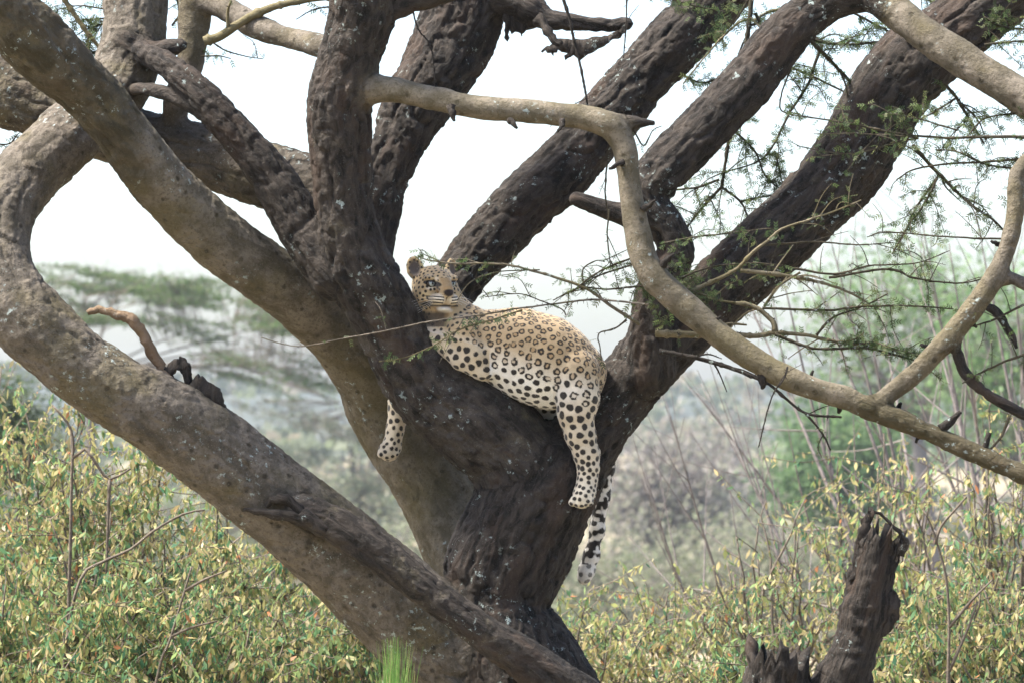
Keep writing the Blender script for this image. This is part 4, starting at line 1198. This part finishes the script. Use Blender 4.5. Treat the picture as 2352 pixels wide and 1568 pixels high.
# ------------------------------------------------------------------ trees further back
FARCOL = np.array([(.10, .15, .07), (.13, .18, .08), (.08, .12, .06), (.16, .19, .10)])
def far_tree(name, label, x, d, crown, trunk_w, seed, nclump, per, L, col=FARCOL, flat=.35, clump=.5, lean=0.0, group=None, bare=0, wood=None, slope=0.0, up=0.0):
    """crown = (x0, y0, x1, y1) on the photo grid; clumps of small leaves on limbs that spread from the trunk"""
    r = np.random.default_rng(seed)
    k = d / 50.0
    L, clump, trunk_w = L * k, clump * k, trunk_w * k
    base = ground_point(x, d); base[2] = float(elev(base[None, :1], base[None, 1:2])[0, 0]) - .05
    root = empty(name, base, label, 'tree', group)
    x0, y0, x1, y1 = crown
    cx, cy = (x0 + x1) / 2, (y0 + y1) / 2
    c = P(cx, cy, d); ex = (x1 - x0) / 2 * PX(d); ez = (y1 - y0) / 2 * PX(d)
    fork = base + (c - base) * .55; fork[2] = max(base[2] + .25 * (c[2] - base[2]), c[2] - ez * 1.2); fork[0] += lean
    tw, lv = MB(), MB()
    S = catmull([list(base) + [trunk_w], list(base + (fork - base) * .5 + r.normal(size=3) * .1 * k) + [trunk_w * .8], list(fork) + [trunk_w * .65]], .3 * k)
    tube(tw, S, 8, .8, .1, seed)
    tw.build('trunk', wood or WOOD, root)
    lw = MB()
    nl = 9
    mains = []
    for i in range(nl):
        a = 2 * math.pi * (i + r.random() * .6) / nl
        t = c + np.array((math.cos(a) * ex * .75, math.sin(a) * ex * .6, r.uniform(-.5, .6) * ez + math.cos(a) * slope * ex))
        m = fork + (t - fork) * .5 + np.array((0, 0, .15 * ez))
        S = catmull([list(fork) + [trunk_w * .5], list(m) + [trunk_w * .3], list(t) + [trunk_w * .1]], .25 * k)
        tube(lw, S, 5, .8, .1, i)
        mains.append(S)
    A = np.concatenate(mains)[:, :3]
    for i in range(nclump):
        q = norm(r.normal(size=3)) * r.random() ** .4
        p = c + q * np.array((ex, ex * .7, ez)) + np.array((0, 0, q[0] * slope * ex))
        n0 = A[np.argmin(((A - p) ** 2).sum(1))]
        Sx = catmull([list(n0) + [trunk_w * .12], list((n0 + p) / 2 + r.normal(size=3) * .08 * k) + [trunk_w * .08], list(p) + [trunk_w * .03]], .25 * k)
        tube(lw, Sx, 4, .8, cap=False)
        for b in range(bare):
            p2 = p + norm(r.normal(size=3) + np.array((0, 0, .5))) * clump * r.uniform(.6, 1.6)
            tube(lw, catmull([list(p) + [trunk_w * .05], list(p2) + [trunk_w * .02]], .3 * k), 3, .8, cap=False)
        if per:
            g_ = r.normal(size=(per, 3)) * np.array((clump, clump, clump * flat))
            B = p + g_
            D = norm(r.normal(size=(per, 3)) + np.array((0, 0, up)))
            Sd = norm(np.cross(D, r.normal(size=(per, 3))))
            ln = L * r.uniform(.5, 1.3, per)
            cc_ = col[r.integers(0, len(col), per)] * r.uniform(.7, 1.3)
            blades(lv, B, D, Sd, ln, ln * .4, cc_)
    lw.build('limbs', wood or WOOD, root)
    if per:
        o = lv.build('crown', LEAF, root); o['kind'] = 'stuff'
    return root
def spray_tree(label, x, d, rows, seed, col, trunk_w=.10):
    """flat-topped thorn tree: near-level feathery sprays. rows = (x0, x1, y0, y1, sprays, length px, slope, spread px, blades per spray)"""
    r = np.random.default_rng(seed); u = PX(d)
    base = ground_point(x, d); base[2] = float(elev(base[None, :1], base[None, 1:2])[0, 0]) - .05
    root = empty('umbrella_acacia', base, label, 'tree')
    x0, x1, y0, y1 = rows[0][:4]
    fork = P(x + 60, y1 + 90, d)
    tw = MB(); tube(tw, catmull([list(base) + [trunk_w * d / 50], list((base + fork) / 2 + r.normal(size=3) * .3) + [trunk_w * .8 * d / 50], list(fork) + [trunk_w * .5 * d / 50]], 1.0), 8, .8)
    tw.build('trunk', WOOD, root)
    lw, lv = MB(), MB()
    mains = []
    for row in rows:
        for q in range(7):
            t = P(r.uniform(row[0], row[1]), r.uniform(row[2], row[3]), d + r.normal() * 120 * u)
            S = catmull([list(fork) + [3.2 * u], list((fork + t) / 2 + np.array((0, 0, 14 * u))) + [2.2 * u], list(t) + [.7 * u]], 12 * u)
            tube(lw, S, 5, .8); mains.append(S)
    A = np.concatenate(mains)[:, :3]
    for (x0, x1, y0, y1, n, ln, slope, spread, per) in rows:
        for q in range(n):
            if q % 9 == 0:
                tx = r.uniform(x0, x1); ty = y0 + (y1 - y0) * r.random() + slope * (tx - .5 * (x0 + x1)); tdd = d + r.normal() * 100 * u
            cx = tx + r.normal() * ln * .5; cy = ty + slope * (cx - tx) + r.normal() * 7; dd = tdd + r.normal() * 25 * u
            l = ln * r.uniform(.5, 1.3); tilt = slope + r.normal() * .13
            a = P(cx - l / 2, cy - tilt * l / 2, dd); b = P(cx + l / 2, cy + tilt * l / 2, dd + r.normal() * 20 * u)
            m = (a + b) / 2 + np.array((0, 0, r.normal() * 5 * u))
            S = catmull([list(a) + [1.1 * u], list(m) + [.9 * u], list(b) + [.4 * u]], 8 * u)
            tube(lw, S, 3, .8, cap=False)
            n0 = A[np.argmin(((A - a) ** 2).sum(1))]
            tube(lw, catmull([list(n0) + [1.3 * u], list((n0 + a) / 2 + r.normal(size=3) * 4 * u) + [1.1 * u], list(a) + [1.0 * u]], 12 * u), 3, .8, cap=False)
            for g_ in range(3):
                i0 = r.integers(0, len(S)); e_ = S[i0, :3] + np.array((r.normal() * 30, r.normal() * 20, abs(r.normal()) * 22)) * u
                tube(lw, np.array([list(S[i0, :3]) + [.7 * u], list(e_) + [.25 * u]]), 3, .8, cap=False)
            if per:
                B = S[r.integers(0, len(S), per), :3] + r.normal(size=(per, 3)) * np.array((6, 6, spread)) * u
                D = norm(r.normal(size=(per, 3)) * np.array((1, .7, .45)))
                Sd = norm(np.cross(D, r.normal(size=(per, 3))))
                lb = r.uniform(5, 13, per) * u
                blades(lv, B, D, Sd, lb, lb * .35, col[r.integers(0, len(col), per)] * r.uniform(.75, 1.25))
    lw.build('limbs', WOOD, root)
    o = lv.build('crown', LEAF, root); o['kind'] = 'stuff'
spray_tree('flat topped feathery green acacia beyond the sloping limb', 150, 220, [(70, 860, 650, 770, 234, 110, .10, 4, 85), (360, 900, 790, 900, 54, 120, .25, 4, 50)], 201, np.array([(.09, .16, .05), (.12, .19, .06), (.07, .11, .04)]))
spray_tree('fine grey-green thorn tree seen below the flat green canopy', 760, 260, [(520, 1060, 900, 1060, 72, 110, .35, 5, 50), (500, 1040, 1050, 1300, 190, 80, .05, 14, 80)], 202, np.array([(.15, .18, .12), (.18, .20, .16), (.12, .15, .09)]))
far_tree('green_tree', 'dark green tree at the edge behind the tall yellow-green bush', -20, 80, (-190, 860, 110, 1120), .12, 203, 90, 120, .08, col=FARCOL * .7, flat=.7, clump=.2)
far_tree('grey_tree', 'bare grey thornbush with dark trunk beyond the hanging tail', 1520, 260, (1380, 980, 1700, 1290), .16, 204, 130, 26, .10, col=np.array([(.30, .28, .26), (.25, .26, .20)]), flat=.8, clump=.4, bare=5, wood=GREYWOOD)
far_tree('grey_tree', 'leaning grey thorn tree between the tail and the yellow bushes', 1640, 340, (1560, 1000, 1800, 1330), .2, 205, 90, 22, .12, col=np.array([(.30, .28, .26), (.24, .26, .19)]), flat=.8, clump=.45, bare=5, wood=GREYWOOD, lean=-1.0)
far_tree('green_tree', 'soft round green tree under the slanting front branch', 1930, 230, (1800, 930, 2080, 1190), .14, 206, 110, 110, .10, col=np.array([(.13, .22, .09), (.11, .19, .08)]), flat=.8, clump=.26)
far_tree('green_tree', 'loose pale green tree behind the slender grey whips', 2150, 210, (1830, 560, 2320, 960), .14, 207, 110, 60, .09, col=np.array([(.14, .24, .09), (.18, .26, .12)]), flat=.8, clump=.34, bare=2, wood=GREYWOOD)
far_tree('green_tree', 'pale green feathery tree at the edge behind the knobbly branch', 2360, 180, (2160, 580, 2560, 1080), .14, 208, 110, 80, .09, col=np.array([(.12, .22, .08), (.17, .25, .11)]), flat=.8, clump=.30, bare=2, wood=GREYWOOD)

for q, (bx_, by_, bd_, bw_, lab) in enumerate(((1420, 1290, 170, 130, 'blurred grey-green thicket just past the tail tip'), (1600, 1310, 150, 150, 'grey-green thicket behind the thin pale yellow bush'), (1760, 1260, 180, 130, 'dull green thicket behind the tall airy yellow bush'), (950, 1270, 160, 190, 'grey-green thicket glimpsed between sloping limb and trunk'), (620, 1150, 190, 170, 'grey-green thicket just above the yellow bush under the limb'))):
    far_tree('thicket', lab, bx_, bd_, (bx_ - bw_, by_ - 90, bx_ + bw_, by_ + 170), .06, 220 + q, 90, 46, .07, col=np.array([(.24, .26, .17), (.27, .26, .20), (.19, .22, .13)]), flat=.8, clump=.24, bare=3, wood=GREYWOOD)

# slender whips on the right
def whips(name, label, x, d, tips, seed, w=10):
    r = np.random.default_rng(seed)
    base = ground_point(x, d)
    root = empty(name, base, label, 'tree')
    for (tx, ty) in tips:
        mb = MB(); tip = P(tx, ty, d + r.normal() * .7)
        b0 = base + r.normal(size=3) * np.array((.12, .12, 0))
        m = b0 + (tip - b0) * .5 + r.normal(size=3) * np.array((.15, .2, .05))
        S = catmull([list(b0) + [w * .5 * PX(d) * 1.5], list(m) + [w * .45 * PX(d)], list(tip) + [w * .1 * PX(d)]], .15)
        tube(mb, S, 5, .5, .05, seed)
        for q in range(9):
            i = r.integers(int(len(S) * .3), len(S) - 1)
            p0 = S[i, :3]; dr = norm(S[min(i + 2, len(S) - 1), :3] - p0 + r.normal(size=3) * .16)
            l2 = r.uniform(.3, 1.1)
            S2 = catmull([list(p0) + [S[i, 3] * .55], list(p0 + dr * l2 * .5 + np.array((0, 0, .05))) + [S[i, 3] * .4], list(p0 + dr * l2 + np.array((0, 0, .18 * l2))) + [.002]], .12)
            tube(mb, S2, 4, .5, cap=False)
        mb.build('stem', GREYWOOD, root)
    return root
whips('whip_tree', 'multi-stemmed grey whip tree fanning up behind the slanting branch', 2200, 29, [(1690, 620), (1780, 560), (1860, 600), (1900, 520), (1960, 560), (2010, 640), (2080, 540), (1600, 900)], 301, 11)
whips('whip_tree', 'tall grey whip tree rising behind the knobbly end branch', 2420, 31, [(2110, 470), (2180, 560), (2240, 480), (2320, 530), (2390, 560), (2050, 760)], 302, 12)
whips('whip_tree', 'thin dark bare sapling in front of the hazy grey thorn trees', 1900, 27, [(1530, 920), (1470, 1050), (1610, 880), (1690, 930)], 303, 9)

# distant bush on the slopes: one wooded mass
r = np.random.default_rng(5)
nb = 9000
yy = np.exp(r.uniform(math.log(150), math.log(1230), nb)); xx = r.uniform(-.19, .19, nb) * yy
zz = np.maximum(np.where(yy < 900, elev(xx[None], yy[None])[0], -20), np.where(yy > 760, hill_f(xx[None], yy[None])[0], -20))
keep = r.random(nb) < .55 + .45 * np.sign(noise(np.stack([xx / 30, yy / 60, xx * 0], 1), 8))
mb = MB()
xx, yy, zz = xx[keep], yy[keep], zz[keep]
for i in range(len(xx)):
    s = r.uniform(1.0, 2.2) * (1 + .9 * (yy[i] > 700))
    n = 10
    q = norm(r.normal(size=(n, 3))) * np.array((s, s, s * .75))
    B = np.array((xx[i], yy[i], zz[i] + s * .7)) + q * .5
    D = norm(q + r.normal(size=(n, 3)) * .5); Sd = norm(np.cross(D, r.normal(size=(n, 3))))
    c = (np.array((.10, .12, .06)) if r.random() < .7 else np.array((.19, .165, .11))) * r.uniform(.6, 1.3)
    blades(mb, B, D, Sd, s * .9, s * .8, np.repeat(c[None], n, 0))
o = mb.build('distant_woodland', LEAF); o['kind'] = 'stuff'
o['label'] = 'hazy mass of far thorn scrub on the slopes'; o['category'] = 'woodland'

# ------------------------------------------------------------------ haze
g = N('haze_air')
v = g.n('VolumePrincipled', {'Color': (.78, .89, 1.0, 1), 'Density': .00016, 'Anisotropy': 0.0})
HAZE = g.out(v, True)
b0 = np.array((-780., -45., -14.)); b1 = np.array((780., 1430., 34.))
bv = np.array([[(b0, b1)[i][0], (b0, b1)[j][1], (b0, b1)[k][2]] for i in (0, 1) for j in (0, 1) for k in (0, 1)])
bf = np.array([[0, 1, 3, 2], [4, 6, 7, 5], [0, 4, 5, 1], [2, 3, 7, 6], [0, 2, 6, 4], [1, 5, 7, 3]])
o = mk('haze', bv, bf, HAZE, smooth=False); o['kind'] = 'stuff'
o['label'] = 'pale blue haze hanging over the valley'; o['category'] = 'haze'
